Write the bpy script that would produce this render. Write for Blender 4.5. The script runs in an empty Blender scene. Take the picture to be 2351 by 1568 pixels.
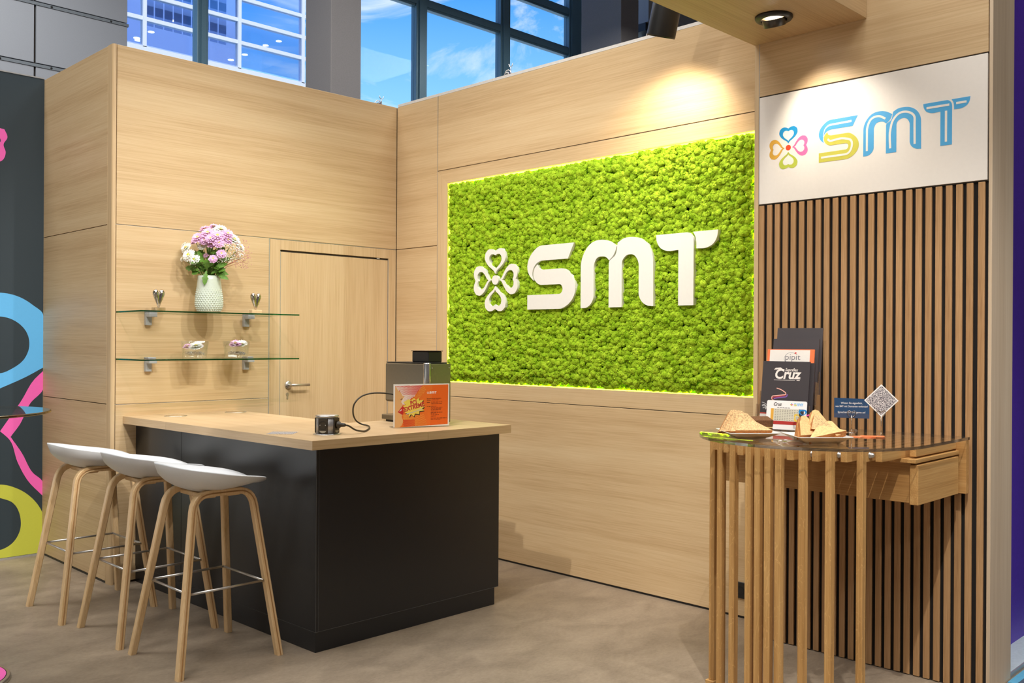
import bpy, bmesh, math, random
import numpy as np
from mathutils import Vector, Matrix, noise
from mathutils.geometry import tessellate_polygon
random.seed(7); np.random.seed(7)
scene = bpy.context.scene
COL = scene.collection
PI = math.pi

# ------------------------------------------------------------------ camera
CAM = Vector((0.0, 0.0, 1.45))
yaw, pitch, roll = math.radians(44.875), math.radians(-0.0126), math.radians(0.328)
fw = Vector((math.cos(yaw)*math.cos(pitch), math.sin(yaw)*math.cos(pitch), math.sin(pitch)))
rt = Vector((math.sin(yaw), -math.cos(yaw), 0.0)); up = rt.cross(fw)
rt2 = math.cos(roll)*rt + math.sin(roll)*up
up2 = -math.sin(roll)*rt + math.cos(roll)*up
cd = bpy.data.cameras.new('camera'); cam = bpy.data.objects.new('camera', cd); COL.objects.link(cam)
cam.matrix_world = Matrix(((rt2.x, up2.x, -fw.x, CAM.x), (rt2.y, up2.y, -fw.y, CAM.y), (rt2.z, up2.z, -fw.z, CAM.z), (0, 0, 0, 1)))
cd.sensor_fit = 'HORIZONTAL'; cd.sensor_width = 36.0; cd.lens = 33.109
cd.clip_start = 0.05; cd.clip_end = 300
scene.camera = cam

# ------------------------------------------------------------------ view
vs = scene.view_settings
vs.view_transform = 'Standard'; vs.look = 'None'; vs.gamma = 1.0; vs.use_curve_mapping = False
vs.exposure = 0.1
try:
    scene.cycles.max_bounces = 10; scene.cycles.transparent_max_bounces = 16
    scene.cycles.sample_clamp_indirect = 4.0
    scene.cycles.caustics_reflective = False; scene.cycles.caustics_refractive = False
except Exception:
    pass

def srgb(r, g, b):
    f = lambda c: (c/255/12.92) if c/255 <= 0.04045 else ((c/255+0.055)/1.055)**2.4
    return (f(r), f(g), f(b), 1.0)

# ------------------------------------------------------------------ sky
world = bpy.data.worlds.new('sky'); scene.world = world; world.use_nodes = True
nt = world.node_tree; nt.nodes.clear()
def WN(t, **k):
    n = nt.nodes.new(t)
    for a, b in k.items(): setattr(n, a, b)
    return n
wo = WN('ShaderNodeOutputWorld'); wb = WN('ShaderNodeBackground'); tc = WN('ShaderNodeTexCoord')
sep = WN('ShaderNodeSeparateXYZ'); nt.links.new(tc.outputs['Generated'], sep.inputs[0])
grad = WN('ShaderNodeValToRGB'); nt.links.new(sep.outputs['Z'], grad.inputs[0])
cr = grad.color_ramp
cr.elements[0].position = 0.0; cr.elements[0].color = srgb(196, 228, 255)
cr.elements[1].position = 1.0; cr.elements[1].color = srgb(24, 90, 200)
e = cr.elements.new(0.24); e.color = srgb(140, 204, 255)
e = cr.elements.new(0.36); e.color = srgb(62, 150, 246)
e = cr.elements.new(0.5); e.color = srgb(40, 125, 235)
mp = WN('ShaderNodeMapping'); mp.inputs['Scale'].default_value = (2.6, 2.6, 7.0); mp.inputs['Rotation'].default_value = (0.35, 0.5, 0.2)
mp.inputs['Location'].default_value = (0.4, 1.3, 0.2)
nt.links.new(tc.outputs['Generated'], mp.inputs[0])
nz = WN('ShaderNodeTexNoise'); nz.inputs['Scale'].default_value = 2.2; nz.inputs['Detail'].default_value = 9; nz.inputs['Roughness'].default_value = 0.62; nz.inputs['Distortion'].default_value = 0.9
nt.links.new(mp.outputs[0], nz.inputs[0])
cl = WN('ShaderNodeValToRGB'); cl.color_ramp.elements[0].position = 0.49; cl.color_ramp.elements[1].position = 0.74
nt.links.new(nz.outputs['Fac'], cl.inputs[0])
mx = WN('ShaderNodeMix', data_type='RGBA'); nt.links.new(cl.outputs[0], mx.inputs['Factor'])
nt.links.new(grad.outputs[0], mx.inputs['A']); mx.inputs['B'].default_value = (0.95, 0.98, 1.0, 1)
nt.links.new(mx.outputs['Result'], wb.inputs['Color']); wb.inputs['Strength'].default_value = 1.15
nt.links.new(wb.outputs[0], wo.inputs[0])

# ------------------------------------------------------------------ lights of the hall and of the stand
def aim(o, target):
    d = Vector(target) - o.location
    o.rotation_euler = d.to_track_quat('-Z', 'Y').to_euler()
def area(name, loc, target, size, power, color=(1, 1, 1), sy=None):
    l = bpy.data.lights.new(name, 'AREA'); l.energy = power; l.color = color; l.size = size
    if sy: l.shape = 'RECTANGLE'; l.size_y = sy
    o = bpy.data.objects.new(name, l); COL.objects.link(o); o.location = loc; aim(o, target); return o
def spot(name, loc, target, power, angle, blend=0.5, color=(1, 0.965, 0.915), r=0.03):
    l = bpy.data.lights.new(name, 'SPOT'); l.energy = power; l.color = color
    l.spot_size = math.radians(angle); l.spot_blend = blend; l.shadow_soft_size = r
    o = bpy.data.objects.new(name, l); COL.objects.link(o); o.location = loc; aim(o, target); return o
sl = bpy.data.lights.new('sun', 'SUN'); sl.energy = 2.6; sl.angle = math.radians(0.6); sl.color = (1, .97, .92)
so_ = bpy.data.objects.new('sun', sl); COL.objects.link(so_); so_.location = (0, -20, 30); aim(so_, (4, 0, 13.2))
for k, (lx, ly) in enumerate(((-1.5, 1.0), (2.5, -2.0), (1.0, 4.5), (6.5, 4.0), (-2.0, 7.0), (6.0, 10.0), (2.5, 13.0), (12.5, 8.5), (15.5, 11.0))):
    area('hall_fill', (lx, ly, 9.0), (lx, ly, 0), 2.4, 245, (1.0, 0.985, 0.97))  # unseen soft lights; the farther ones added to brighten facade and columns
# exhibition spotlights on the truss above the visitors' side
area('stand_fill', (0.3, 0.2, 4.6), (3.2, 4.6, 0.9), 1.2, 34, (1.0, 0.95, 0.88))  # unseen soft fill added alongside the spots
spot('stand_spot', (0.6, 0.9, 5.0), (2.75, 5.57, 1.35), 370, 40, 0.9)
spot('stand_spot', (1.9, 0.7, 5.0), (2.9, 5.57, 1.3), 350, 38, 0.9)
spot('stand_spot', (3.0, 1.2, 5.0), (2.75, 5.57, 1.3), 290, 38, 0.9)
spot('stand_spot', (0.4, 2.8, 5.0), (4.37, 4.0, 1.5), 470, 44, 0.9)
spot('stand_spot', (0.9, 0.9, 5.0), (2.3, 4.1, 0.4), 210, 40, 0.9)
spot('stand_spot', (1.4, 0.2, 5.0), (3.75, 1.75, 0.8), 560, 32, 0.9)
spot('stand_spot', (3.3, -2.4, 4.6), (3.85, 1.6, 0.9), 260, 30, 0.9, (0.95, 0.97, 1.0))  # added cool spot standing in for hall light from the right

# ------------------------------------------------------------------ materials
MATS = {}
def newmat(name):
    m = bpy.data.materials.new(name); m.use_nodes = True; MATS[name] = m
    b = m.node_tree.nodes['Principled BSDF']; return m, m.node_tree, b
def plain(name, col, rough=0.5, metal=0.0, bump=0.0, bscale=60, spec=0.5, var=0.06, coat=0.0):
    """a plain procedural finish: a little noise in colour and relief"""
    m, t, b = newmat(name)
    tcn = t.nodes.new('ShaderNodeTexCoord'); n = t.nodes.new('ShaderNodeTexNoise')
    n.inputs['Scale'].default_value = bscale; n.inputs['Detail'].default_value = 3
    t.links.new(tcn.outputs['Object'], n.inputs['Vector'])
    r = t.nodes.new('ShaderNodeValToRGB')
    lo = [max(0, c*(1-var)) for c in col[:3]]; hi = [min(1, c*(1+var)) for c in col[:3]]
    r.color_ramp.elements[0].color = (*lo, 1); r.color_ramp.elements[1].color = (*hi, 1)
    r.color_ramp.elements[0].position = 0.3; r.color_ramp.elements[1].position = 0.7
    t.links.new(n.outputs['Fac'], r.inputs[0]); t.links.new(r.outputs[0], b.inputs['Base Color'])
    b.inputs['Roughness'].default_value = rough; b.inputs['Metallic'].default_value = metal
    b.inputs['Specular IOR Level'].default_value = spec
    b.inputs['Coat Weight'].default_value = coat
    if bump:
        bp = t.nodes.new('ShaderNodeBump'); bp.inputs['Strength'].default_value = bump; bp.inputs['Distance'].default_value = 0.002
        t.links.new(n.outputs['Fac'], bp.inputs['Height']); t.links.new(bp.outputs[0], b.inputs['Normal'])
    return m
def wood(name, axis, lo, mid, hi, rough=0.45, broad=9.0, fine=170.0, contrast=0.78, stretch=0.018, flecks=False, bump=0.15):
    """wood with its grain along the given axis"""
    m, t, b = newmat(name)
    tcn = t.nodes.new('ShaderNodeTexCoord'); mpn = t.nodes.new('ShaderNodeMapping')
    s = [1.0, 1.0, 1.0]; s[axis] = stretch; mpn.inputs['Scale'].default_value = s
    t.links.new(tcn.outputs['Object'], mpn.inputs[0])
    n1 = t.nodes.new('ShaderNodeTexNoise'); n1.inputs['Scale'].default_value = broad; n1.inputs['Detail'].default_value = 5
    n1.inputs['Roughness'].default_value = 0.6; n1.inputs['Distortion'].default_value = 0.25
    n2 = t.nodes.new('ShaderNodeTexNoise'); n2.inputs['Scale'].default_value = fine; n2.inputs['Detail'].default_value = 2
    for n in (n1, n2): t.links.new(mpn.outputs[0], n.inputs['Vector'])
    mth = t.nodes.new('ShaderNodeMath'); mth.operation = 'MULTIPLY_ADD'; mth.inputs[1].default_value = 0.42
    t.links.new(n2.outputs['Fac'], mth.inputs[0])
    m2 = t.nodes.new('ShaderNodeMath'); m2.operation = 'MULTIPLY'; m2.inputs[1].default_value = 0.58
    t.links.new(n1.outputs['Fac'], m2.inputs[0]); t.links.new(m2.outputs[0], mth.inputs[2])
    r = t.nodes.new('ShaderNodeValToRGB'); w = 0.17/contrast
    r.color_ramp.elements[0].position = 0.5-w; r.color_ramp.elements[0].color = lo
    r.color_ramp.elements[1].position = 0.5+w; r.color_ramp.elements[1].color = hi
    e_ = r.color_ramp.elements.new(0.5); e_.color = mid
    t.links.new(mth.outputs[0], r.inputs[0])
    outc = r.outputs[0]
    if flecks:
        mpf = t.nodes.new('ShaderNodeMapping'); s2 = [30.0, 30.0, 30.0]; s2[axis] = 9.0; mpf.inputs['Scale'].default_value = s2
        mpf.inputs['Rotation'].default_value = (0.3, 0.2, 0.1)
        t.links.new(tcn.outputs['Object'], mpf.inputs[0])
        n3 = t.nodes.new('ShaderNodeTexNoise'); n3.inputs['Scale'].default_value = 1.0; n3.inputs['Detail'].default_value = 1; n3.inputs['Distortion'].default_value = 1.6
        t.links.new(mpf.outputs[0], n3.inputs['Vector'])
        r3 = t.nodes.new('ShaderNodeValToRGB'); r3.color_ramp.elements[0].position = 0.485; r3.color_ramp.elements[0].color = (0, 0, 0, 1)
        r3.color_ramp.elements[1].position = 0.515; r3.color_ramp.elements[1].color = (0, 0, 0, 1)
        e3 = r3.color_ramp.elements.new(0.5); e3.color = (0.3, 0.3, 0.3, 1)
        t.links.new(n3.outputs['Fac'], r3.inputs[0])
        mxn = t.nodes.new('ShaderNodeMix'); mxn.data_type = 'RGBA'
        t.links.new(r3.outputs[0], mxn.inputs['Factor']); t.links.new(outc, mxn.inputs['A'])
        mxn.inputs['B'].default_value = tuple(min(1, c*1.5) for c in hi[:3])+(1,)
        outc = mxn.outputs['Result']
    t.links.new(outc, b.inputs['Base Color'])
    b.inputs['Roughness'].default_value = rough; b.inputs['Specular IOR Level'].default_value = 0.45
    bp = t.nodes.new('ShaderNodeBump'); bp.inputs['Strength'].default_value = bump; bp.inputs['Distance'].default_value = 0.0008
    t.links.new(n2.outputs['Fac'], bp.inputs['Height']); t.links.new(bp.outputs[0], b.inputs['Normal'])
    return m
def glassy(name, tint=(0.9, 1, 0.95), fac=0.12, rough=0.02, gcol=(1, 1, 1)):
    """thin clear sheet: lets light straight through, mirrors at grazing angles"""
    m, t, b = newmat(name); t.nodes.remove(b)
    o = t.nodes['Material Output']
    tr = t.nodes.new('ShaderNodeBsdfTransparent'); tr.inputs[0].default_value = (*tint, 1)
    gl = t.nodes.new('ShaderNodeBsdfGlossy'); gl.inputs['Roughness'].default_value = rough; gl.inputs['Color'].default_value = (*gcol, 1)
    fr = t.nodes.new('ShaderNodeLayerWeight'); fr.inputs['Blend'].default_value = 0.5
    pw_ = t.nodes.new('ShaderNodeMath'); pw_.operation = 'POWER'; pw_.inputs[1].default_value = 3.8; t.links.new(fr.outputs['Facing'], pw_.inputs[0])
    ma = t.nodes.new('ShaderNodeMath'); ma.operation = 'MULTIPLY_ADD'; ma.inputs[1].default_value = 0.9; ma.inputs[2].default_value = fac
    t.links.new(pw_.outputs[0], ma.inputs[0])
    mi = t.nodes.new('ShaderNodeMixShader'); t.links.new(ma.outputs[0], mi.inputs[0]); t.links.new(tr.outputs[0], mi.inputs[1]); t.links.new(gl.outputs[0], mi.inputs[2])
    t.links.new(mi.outputs[0], o.inputs[0]); return m
def emit(name, col, strength):
    m, t, b = newmat(name)
    b.inputs['Base Color'].default_value = (*col, 1); b.inputs['Emission Color'].default_value = (*col, 1); b.inputs['Emission Strength'].default_value = strength
    return m

LO, MI, HI = srgb(184, 151, 109), srgb(206, 177, 135), srgb(218, 193, 153)
W_Y = wood('laminate_grain_y', 1, LO, MI, HI, 0.42)
W_X = wood('laminate_grain_x', 0, LO, MI, HI, 0.42)
W_Z = wood('laminate_grain_z', 2, LO, MI, HI, 0.42)
W_TOPX = wood('worktop_laminate', 1, srgb(180, 148, 110), srgb(198, 169, 130), srgb(209, 182, 146), 0.4)
OAK_Z = wood('oak_grain_z', 2, srgb(160, 116, 62), srgb(192, 147, 88), srgb(212, 172, 112), 0.5, broad=30, fine=260, flecks=True)
OAK_X = wood('oak_grain_x', 0, srgb(160, 116, 62), srgb(192, 147, 88), srgb(212, 172, 112), 0.5, broad=30, fine=260)
OAK_Y = wood('oak_grain_y', 1, srgb(152, 108, 58), srgb(182, 137, 80), srgb(202, 160, 104), 0.5, broad=24, fine=260)
SLAT = wood('slat_oak', 2, srgb(146, 106, 66), srgb(176, 136, 92), srgb(198, 158, 114), 0.55, broad=40, fine=300, stretch=0.03)
BENT = wood('bentwood_oak', 2, srgb(204, 166, 114), srgb(224, 190, 142), srgb(233, 204, 162), 0.45, broad=30, fine=240)
PILLAR = wood('pillar_laminate', 2, srgb(188, 164, 134), srgb(204, 182, 154), srgb(216, 197, 170), 0.5, broad=14)
WHITE = plain('white_paint', srgb(236, 233, 224), 0.45)
WHITEP = plain('white_plastic', srgb(226, 229, 232), 0.38, var=0.01)
SIGNW = plain('white_sign_board', srgb(240, 234, 226), 0.5, var=0.01)
ALU = plain('aluminium_trim', srgb(190, 190, 188), 0.4, 0.6)
JOINT = plain('joint_dark', srgb(60, 52, 44), 0.7)  # dark core that shows in the panel joints
STEEL = plain('brushed_steel', srgb(212, 210, 206), 0.36, 1.0, var=0.03)
CHROME = plain('polished_nickel', srgb(205, 198, 188), 0.12, 1.0, var=0.02)
BLACK = plain('black_laminate', srgb(25, 27, 31), 0.28, var=0.08, bump=0.15, bscale=900)
BLACKP = plain('black_plastic', srgb(24, 24, 25), 0.4)
FELT = plain('black_felt', srgb(26, 22, 20), 0.95)
GREYP = plain('grey_bracket', srgb(168, 170, 172), 0.5)
GLASS = glassy('clear_glass', (0.97, 0.99, 0.975), 0.02)
GLASSE = glassy('green_glass_edge', (0.12, 0.42, 0.26), 0.1, 0.1, (0.25, 0.6, 0.42))
ACRYL = glassy('clear_acrylic', (0.95, 0.95, 0.95), 0.03)
WINGL = glassy('hall_window_glass', (0.97, 0.985, 1.0), 0.0)
PAPER = plain('white_paper', srgb(240, 238, 232), 0.6, var=0.02)
CERAM = plain('white_ceramic', srgb(238, 234, 226), 0.2, var=0.01)
INK = {}
def ink(r, g, b_):
    k = (r, g, b_)
    if k not in INK: INK[k] = plain('print_%d_%d_%d' % k, srgb(r, g, b_), 0.5, var=0.015)
    return INK[k]

# floor
m, t, b = newmat('concrete_vinyl_floor'); FLOOR = m
tcn = t.nodes.new('ShaderNodeTexCoord')
na = t.nodes.new('ShaderNodeTexNoise'); na.inputs['Scale'].default_value = 4.0; na.inputs['Detail'].default_value = 8; na.inputs['Roughness'].default_value = 0.62; na.inputs['Distortion'].default_value = 0.5
nb = t.nodes.new('ShaderNodeTexNoise'); nb.inputs['Scale'].default_value = 45; nb.inputs['Detail'].default_value = 6; nb.inputs['Roughness'].default_value = 0.7
mpn = t.nodes.new('ShaderNodeMapping'); mpn.inputs['Scale'].default_value = (1.0, 1.7, 1.0); mpn.inputs['Rotation'].default_value = (0, 0, 0.7)
t.links.new(tcn.outputs['Object'], mpn.inputs[0])
for n in (na, nb): t.links.new(mpn.outputs[0], n.inputs['Vector'])
mm = t.nodes.new('ShaderNodeMath'); mm.operation = 'MULTIPLY_ADD'; mm.inputs[1].default_value = 0.4
t.links.new(nb.outputs['Fac'], mm.inputs[0])
mm2 = t.nodes.new('ShaderNodeMath'); mm2.operation = 'MULTIPLY'; mm2.inputs[1].default_value = 0.6
t.links.new(na.outputs['Fac'], mm2.inputs[0]); t.links.new(mm2.outputs[0], mm.inputs[2])
r = t.nodes.new('ShaderNodeValToRGB'); r.color_ramp.elements[0].position = 0.36; r.color_ramp.elements[0].color = srgb(124, 110, 94)
r.color_ramp.elements[1].position = 0.64; r.color_ramp.elements[1].color = srgb(158, 142, 122)
t.links.new(mm.outputs[0], r.inputs[0]); t.links.new(r.outputs[0], b.inputs['Base Color'])
b.inputs['Roughness'].default_value = 0.42; b.inputs['Specular IOR Level'].default_value = 0.4
bp = t.nodes.new('ShaderNodeBump'); bp.inputs['Strength'].default_value = 0.12; bp.inputs['Distance'].default_value = 0.002
t.links.new(nb.outputs['Fac'], bp.inputs['Height']); t.links.new(bp.outputs[0], b.inputs['Normal'])

# ------------------------------------------------------------------ geometry helpers
ORG = {}                                   # world origin of every object built here
def lay(name, verts, faces, mat, parent=None, smooth=False, org=None, mats=None, fmat=None):
    V = np.asarray(verts, dtype=float)
    if parent is not None: O = ORG[parent.name]
    elif org is not None: O = Vector(org)
    else:
        mn, mxv = V.min(0), V.max(0); O = Vector(((mn[0]+mxv[0])/2, (mn[1]+mxv[1])/2, mn[2]))
    V = V - np.array(O)
    me = bpy.data.meshes.new(name); me.from_pydata(V.tolist(), [], faces)
    for mm_ in (mats or [mat]): me.materials.append(mm_)
    if fmat is not None: me.polygons.foreach_set('material_index', fmat)
    if smooth: me.polygons.foreach_set('use_smooth', [True]*len(me.polygons))
    me.update()
    bmx = bmesh.new(); bmx.from_mesh(me); bmesh.ops.recalc_face_normals(bmx, faces=bmx.faces); bmx.to_mesh(me); bmx.free()
    o = bpy.data.objects.new(name, me); COL.objects.link(o)
    if parent is not None: o.parent = parent
    else: o.location = O
    ORG[o.name] = O.copy()
    return o
def thing(name, label, cat, loc, group=None):
    o = bpy.data.objects.new(name, None); COL.objects.link(o); o.location = loc; o.empty_display_size = 0.05
    ORG[o.name] = Vector(loc); return tag(o, label, cat, group)
def tag(o, label=None, cat=None, group=None, kind=None):
    if label: o['label'] = label
    if cat: o['category'] = cat
    if group: o['group'] = group
    if kind: o['kind'] = kind
    return o
def boxg(x0, x1, y0, y1, z0, z1):
    v = [(x0, y0, z0), (x1, y0, z0), (x1, y1, z0), (x0, y1, z0), (x0, y0, z1), (x1, y0, z1), (x1, y1, z1), (x0, y1, z1)]
    f = [(0, 3, 2, 1), (4, 5, 6, 7), (0, 1, 5, 4), (1, 2, 6, 5), (2, 3, 7, 6), (3, 0, 4, 7)]
    return v, f
def bevelled(v, f, w, seg=1):
    bm = bmesh.new(); vv = [bm.verts.new(p) for p in v]
    for q in f: bm.faces.new([vv[i] for i in q])
    bmesh.ops.recalc_face_normals(bm, faces=bm.faces)
    bmesh.ops.bevel(bm, geom=list(bm.edges), offset=w, segments=seg, affect='EDGES', clamp_overlap=True, profile=0.5)
    bm.verts.ensure_lookup_table(); bm.verts.index_update()
    V = [tuple(p.co) for p in bm.verts]; F = [tuple(p.index for p in q.verts) for q in bm.faces]; bm.free()
    return V, F
def box(name, x0, x1, y0, y1, z0, z1, mat, parent=None, bev=0.0, seg=1, M=None, org=None):
    v, f = boxg(x0, x1, y0, y1, z0, z1)
    if bev: v, f = bevelled(v, f, bev, seg)
    if M is not None: v = [tuple(M @ Vector(p)) for p in v]
    return lay(name, v, f, mat, parent, org=org)
def join(parts):
    V, F = [], []
    for v, f in parts:
        o = len(V); V += list(v); F += [tuple(i+o for i in q) for q in f]
    return V, F
def frameM(origin, right, upv=(0, 0, 1)):
    r_ = Vector(right).normalized(); u_ = Vector(upv).normalized(); n_ = r_.cross(u_)
    return Matrix(((r_.x, u_.x, n_.x, origin[0]), (r_.y, u_.y, n_.y, origin[1]), (r_.z, u_.z, n_.z, origin[2]), (0, 0, 0, 1)))
def prismg(loops, depth, M, z0=0.0):
    """outline (with holes) in the plane of M, thickness along its normal"""
    loops = [list(l) for l in loops]
    tri = tessellate_polygon([[Vector((p[0], p[1], 0)) for p in l] for l in loops])
    flat = [p for l in loops for p in l]; n = len(flat)
    V = [tuple(M @ Vector((p[0], p[1], z0+depth))) for p in flat]
    F = [tuple(q) for q in tri]
    if depth:
        V += [tuple(M @ Vector((p[0], p[1], z0))) for p in flat]
        F += [tuple(i+n for i in reversed(q)) for q in tri]
        o = 0
        for l in loops:
            k = len(l)
            for i in range(k):
                a, c = o+i, o+(i+1) % k
                F.append((a, c, c+n, a+n))
            o += k
    return V, F
def prism(name, loops, depth, M, mat, parent=None, z0=0.0, smooth=False, org=None):
    v, f = prismg(loops, depth, M, z0)
    return lay(name, v, f, mat, parent, smooth, org)
def curve(pts, n=7, closed=True, ang=48):
    """smooth outline through the points, keeping sharp corners and straight runs"""
    P = [Vector(p[:2]) for p in pts]; N = len(P)
    def seg(i): return P[(i+1) % N]-P[i % N]
    tin, tout = [None]*N, [None]*N
    for i in range(N):
        a = P[i]-P[i-1] if (closed or i > 0) else seg(i)
        c = seg(i) if (closed or i < N-1) else a
        la, lc = max(a.length, 1e-9), max(c.length, 1e-9); ua, uc = a/la, c/lc
        if math.degrees(math.acos(max(-1, min(1, ua.dot(uc))))) > ang: tin[i], tout[i] = ua, uc
        else:
            if la > 2.2*lc: d = ua
            elif lc > 2.2*la: d = uc
            else: d = (ua*lc+uc*la).normalized()
            tin[i] = tout[i] = d
    out = []
    for i in range(N if closed else N-1):
        p0, p1 = P[i], P[(i+1) % N]; L = (p1-p0).length; m0, m1 = tout[i]*L, tin[(i+1) % N]*L
        straight = tout[i].dot((p1-p0)/max(L, 1e-9)) > 0.9995 and tin[(i+1) % N].dot((p1-p0)/max(L, 1e-9)) > 0.9995
        for k in range(1 if straight else n):
            s = k/(1 if straight else n)
            q = p0*(2*s**3-3*s**2+1)+m0*(s**3-2*s**2+s)+p1*(-2*s**3+3*s**2)+m1*(s**3-s**2)
            out.append((q.x, q.y))
    if not closed: out.append(tuple(P[-1]))
    return out
def tubeg(path, r, n=8, closed=False, caps=True, flat=None):
    """round (or rectangular) bar along a path; r may be a list"""
    P = [Vector(p) for p in path]; N = len(P); V, F = [], []
    R_ = r if isinstance(r, (list, tuple)) else [r]*N
    prev = None
    for i in range(N):
        a = P[(i+1) % N] if (closed or i < N-1) else P[i]; c = P[i-1] if (closed or i > 0) else P[i]
        d = (a-c).normalized()
        if prev is None:
            h = Vector((0, 0, 1)) if abs(d.z) < 0.9 else Vector((1, 0, 0))
            u = d.cross(h).normalized()
        else:
            u = (prev-d*prev.dot(d)).normalized()
        prev = u; w = d.cross(u)
        for k in range(n):
            an = 2*PI*k/n
            V.append(tuple(P[i]+(u*math.cos(an)+w*math.sin(an))*R_[i]))
    for i in range(N if closed else N-1):
        for k in range(n):
            a, b_ = i*n+k, i*n+(k+1) % n; c, d_ = ((i+1) % N)*n+(k+1) % n, ((i+1) % N)*n+k
            F.append((a, b_, c, d_))
    if caps and not closed:
        F.append(tuple(reversed(range(n)))); F.append(tuple(range((N-1)*n, N*n)))
    return V, F
def tube(name, path, r, mat, parent=None, n=8, closed=False, org=None):
    v, f = tubeg(path, r, n, closed); return lay(name, v, f, mat, parent, True, org)
def latheg(prof, c, n=32, sq=1.0, ax=None):
    V, F = [], []; k = len(prof)
    for i in range(n):
        a = 2*PI*i/n
        for (r_, z_) in prof: V.append((c[0]+r_*math.cos(a), c[1]+r_*math.sin(a)*sq, c[2]+z_))
    for i in range(n):
        for j in range(k-1):
            a, b_ = i*k+j, ((i+1) % n)*k+j
            F.append((a, b_, b_+1, a+1))
    return V, F
def lathe(name, prof, c, mat, parent=None, n=32, smooth=True, M=None, org=None):
    v, f = latheg(prof, (0, 0, 0) if M is not None else c, n)
    if M is not None: v = [tuple(M @ Vector(p)) for p in v]
    return lay(name, v, f, mat, parent, smooth, org)
def rotM(loc, rx=0, ry=0, rz=0):
    return Matrix.Translation(loc) @ Matrix.Rotation(rz, 4, 'Z') @ Matrix.Rotation(ry, 4, 'Y') @ Matrix.Rotation(rx, 4, 'X')
def textg(body, size, M, bold=0.0, shear=0.0, align='LEFT', sx=1.0, depth=0.0):
    cu = bpy.data.curves.new('lettering', 'FONT'); cu.body = body; cu.size = size; cu.offset = bold; cu.shear = shear
    cu.align_x = align; cu.resolution_u = 3; cu.extrude = depth
    o = bpy.data.objects.new('lettering', cu); COL.objects.link(o)
    dg = bpy.context.evaluated_depsgraph_get(); me = bpy.data.meshes.new_from_object(o.evaluated_get(dg))
    V = [tuple(M @ Vector((v.co.x*sx, v.co.y, v.co.z))) for v in me.vertices]; F = [tuple(p.vertices) for p in me.polygons]
    bpy.data.objects.remove(o); bpy.data.curves.remove(cu); bpy.data.meshes.remove(me)
    return V, F
def text(name, body, size, M, mat, parent, **k):
    v, f = textg(body, size, M, **k); return lay(name, v, f, mat, parent)
def ribbon(pts, w, n=6, taper=False):
    c = [Vector(p) for p in curve(pts, n, closed=False, ang=125)]; L, R_ = [], []
    for i, p in enumerate(c):
        d = (c[min(i+1, len(c)-1)]-c[max(i-1, 0)]).normalized(); nn = Vector((-d.y, d.x))
        ww = w/2*(1-(i/(len(c)-1))*0.85 if taper else 1)
        L.append(tuple(p+nn*ww)); R_.append(tuple(p-nn*ww))
    return L+R_[::-1]
def copy_tree(o, parent=None, loc=None):
    c = o.copy(); COL.objects.link(c); c.parent = parent
    if loc is not None: c.location = loc
    ORG[c.name] = Vector(loc) if loc is not None else ORG[o.name]
    for ch in list(o.children): copy_tree(ch, c)
    return c
def struct(o): o['kind'] = 'structure'; return o
def root(name, loc=(0, 0, 0)):
    o = bpy.data.objects.new(name, None); COL.objects.link(o); o.location = loc; ORG[o.name] = Vector(loc); return struct(o)

# ================================================================== the setting
YA, XB, XS = 5.574, 4.37, 4.15
ZT = 3.19                                    # top of the stand walls
floor = struct(lay('floor', [(-12, -12, 0), (40, -12, 0), (40, 16, 0), (-12, 16, 0), (-12, -12, -.2), (40, -12, -.2), (40, 16, -.2), (-12, 16, -.2)],
    [(0, 1, 2, 3), (4, 7, 6, 5), (0, 4, 5, 1), (1, 5, 6, 2), (2, 6, 7, 3), (3, 7, 4, 0)], FLOOR, org=(0, 0, 0)))

# ---- hall shell
HGREY = plain('hall_wall_grey', srgb(120, 122, 124), 0.8)
HROOF = plain('hall_roof_light_grey', srgb(190, 190, 190), 0.8)
PANELG = plain('grey_metal_panel', srgb(150, 155, 162), 0.45, 0.2, var=0.02)
DARKFR = plain('dark_petrol_frame', srgb(92, 128, 146), 0.4, 0.1)
COLG = plain('grey_column_paint', srgb(128, 125, 124), 0.7)
struct(box('ceiling', -12, 40, -12, 16.4, 13.0, 13.2, HROOF, org=(0, 0, 13)))
struct(box('wall_rear', -12, 40, -12.2, -12, 0, 13, HROOF))
struct(box('wall_west', -12.2, -12, -12, 16, 0, 13, HROOF))
struct(box('wall_east', 40, 40.2, -12, 16, 0, 13, HGREY))
struct(box('wall_reflector', -5.2, -5.1, -1, 9, 0, 3.2, WHITE))  # unseen white partition added to brighten the counter's reflection
hw = root('wall_facade')
box('parapet', -12, 40, 16.02, 16.3, 0, 5.2, HGREY, hw)
box('facade_field', -12, 6.70, 16.05, 16.3, 5.2, 13, JOINT, hw)
# metal panels of the facade, one object each
pv = None
for i, x1 in enumerate((6.73, 5.255, 3.78, 2.305)):
    x0 = x1-1.475+0.03 if i else 5.27
    for k in range(7):
        z0 = 3.86+k*0.985+0.02; z1 = z0+0.92
        box('panel', x0 if i else 5.27, x1-(0.0 if i else 0.0)-(0.0 if i == 0 else 0.015), 16.0, 16.05, z0, z1, PANELG, hw, 0.004)
for k in range(7):
    z0 = 3.86+k*0.985
    rl = box('rail', 2.3, 6.75, 15.985, 16.05, z0-0.045, z0+0.002, plain('rail_grey', srgb(112, 120, 126), .5, .3) if k == 0 else MATS['rail_grey'], hw)
    for sx in (4.1, 4.74, 5.5, 6.45):
        lathe('screw', [(0.0, 0.004), (0.018, 0.004), (0.02, 0)], (0, 0, 0), BLACKP, hw, 8, M=frameM((sx, 15.985, z0-0.022), (1, 0, 0)))
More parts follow.
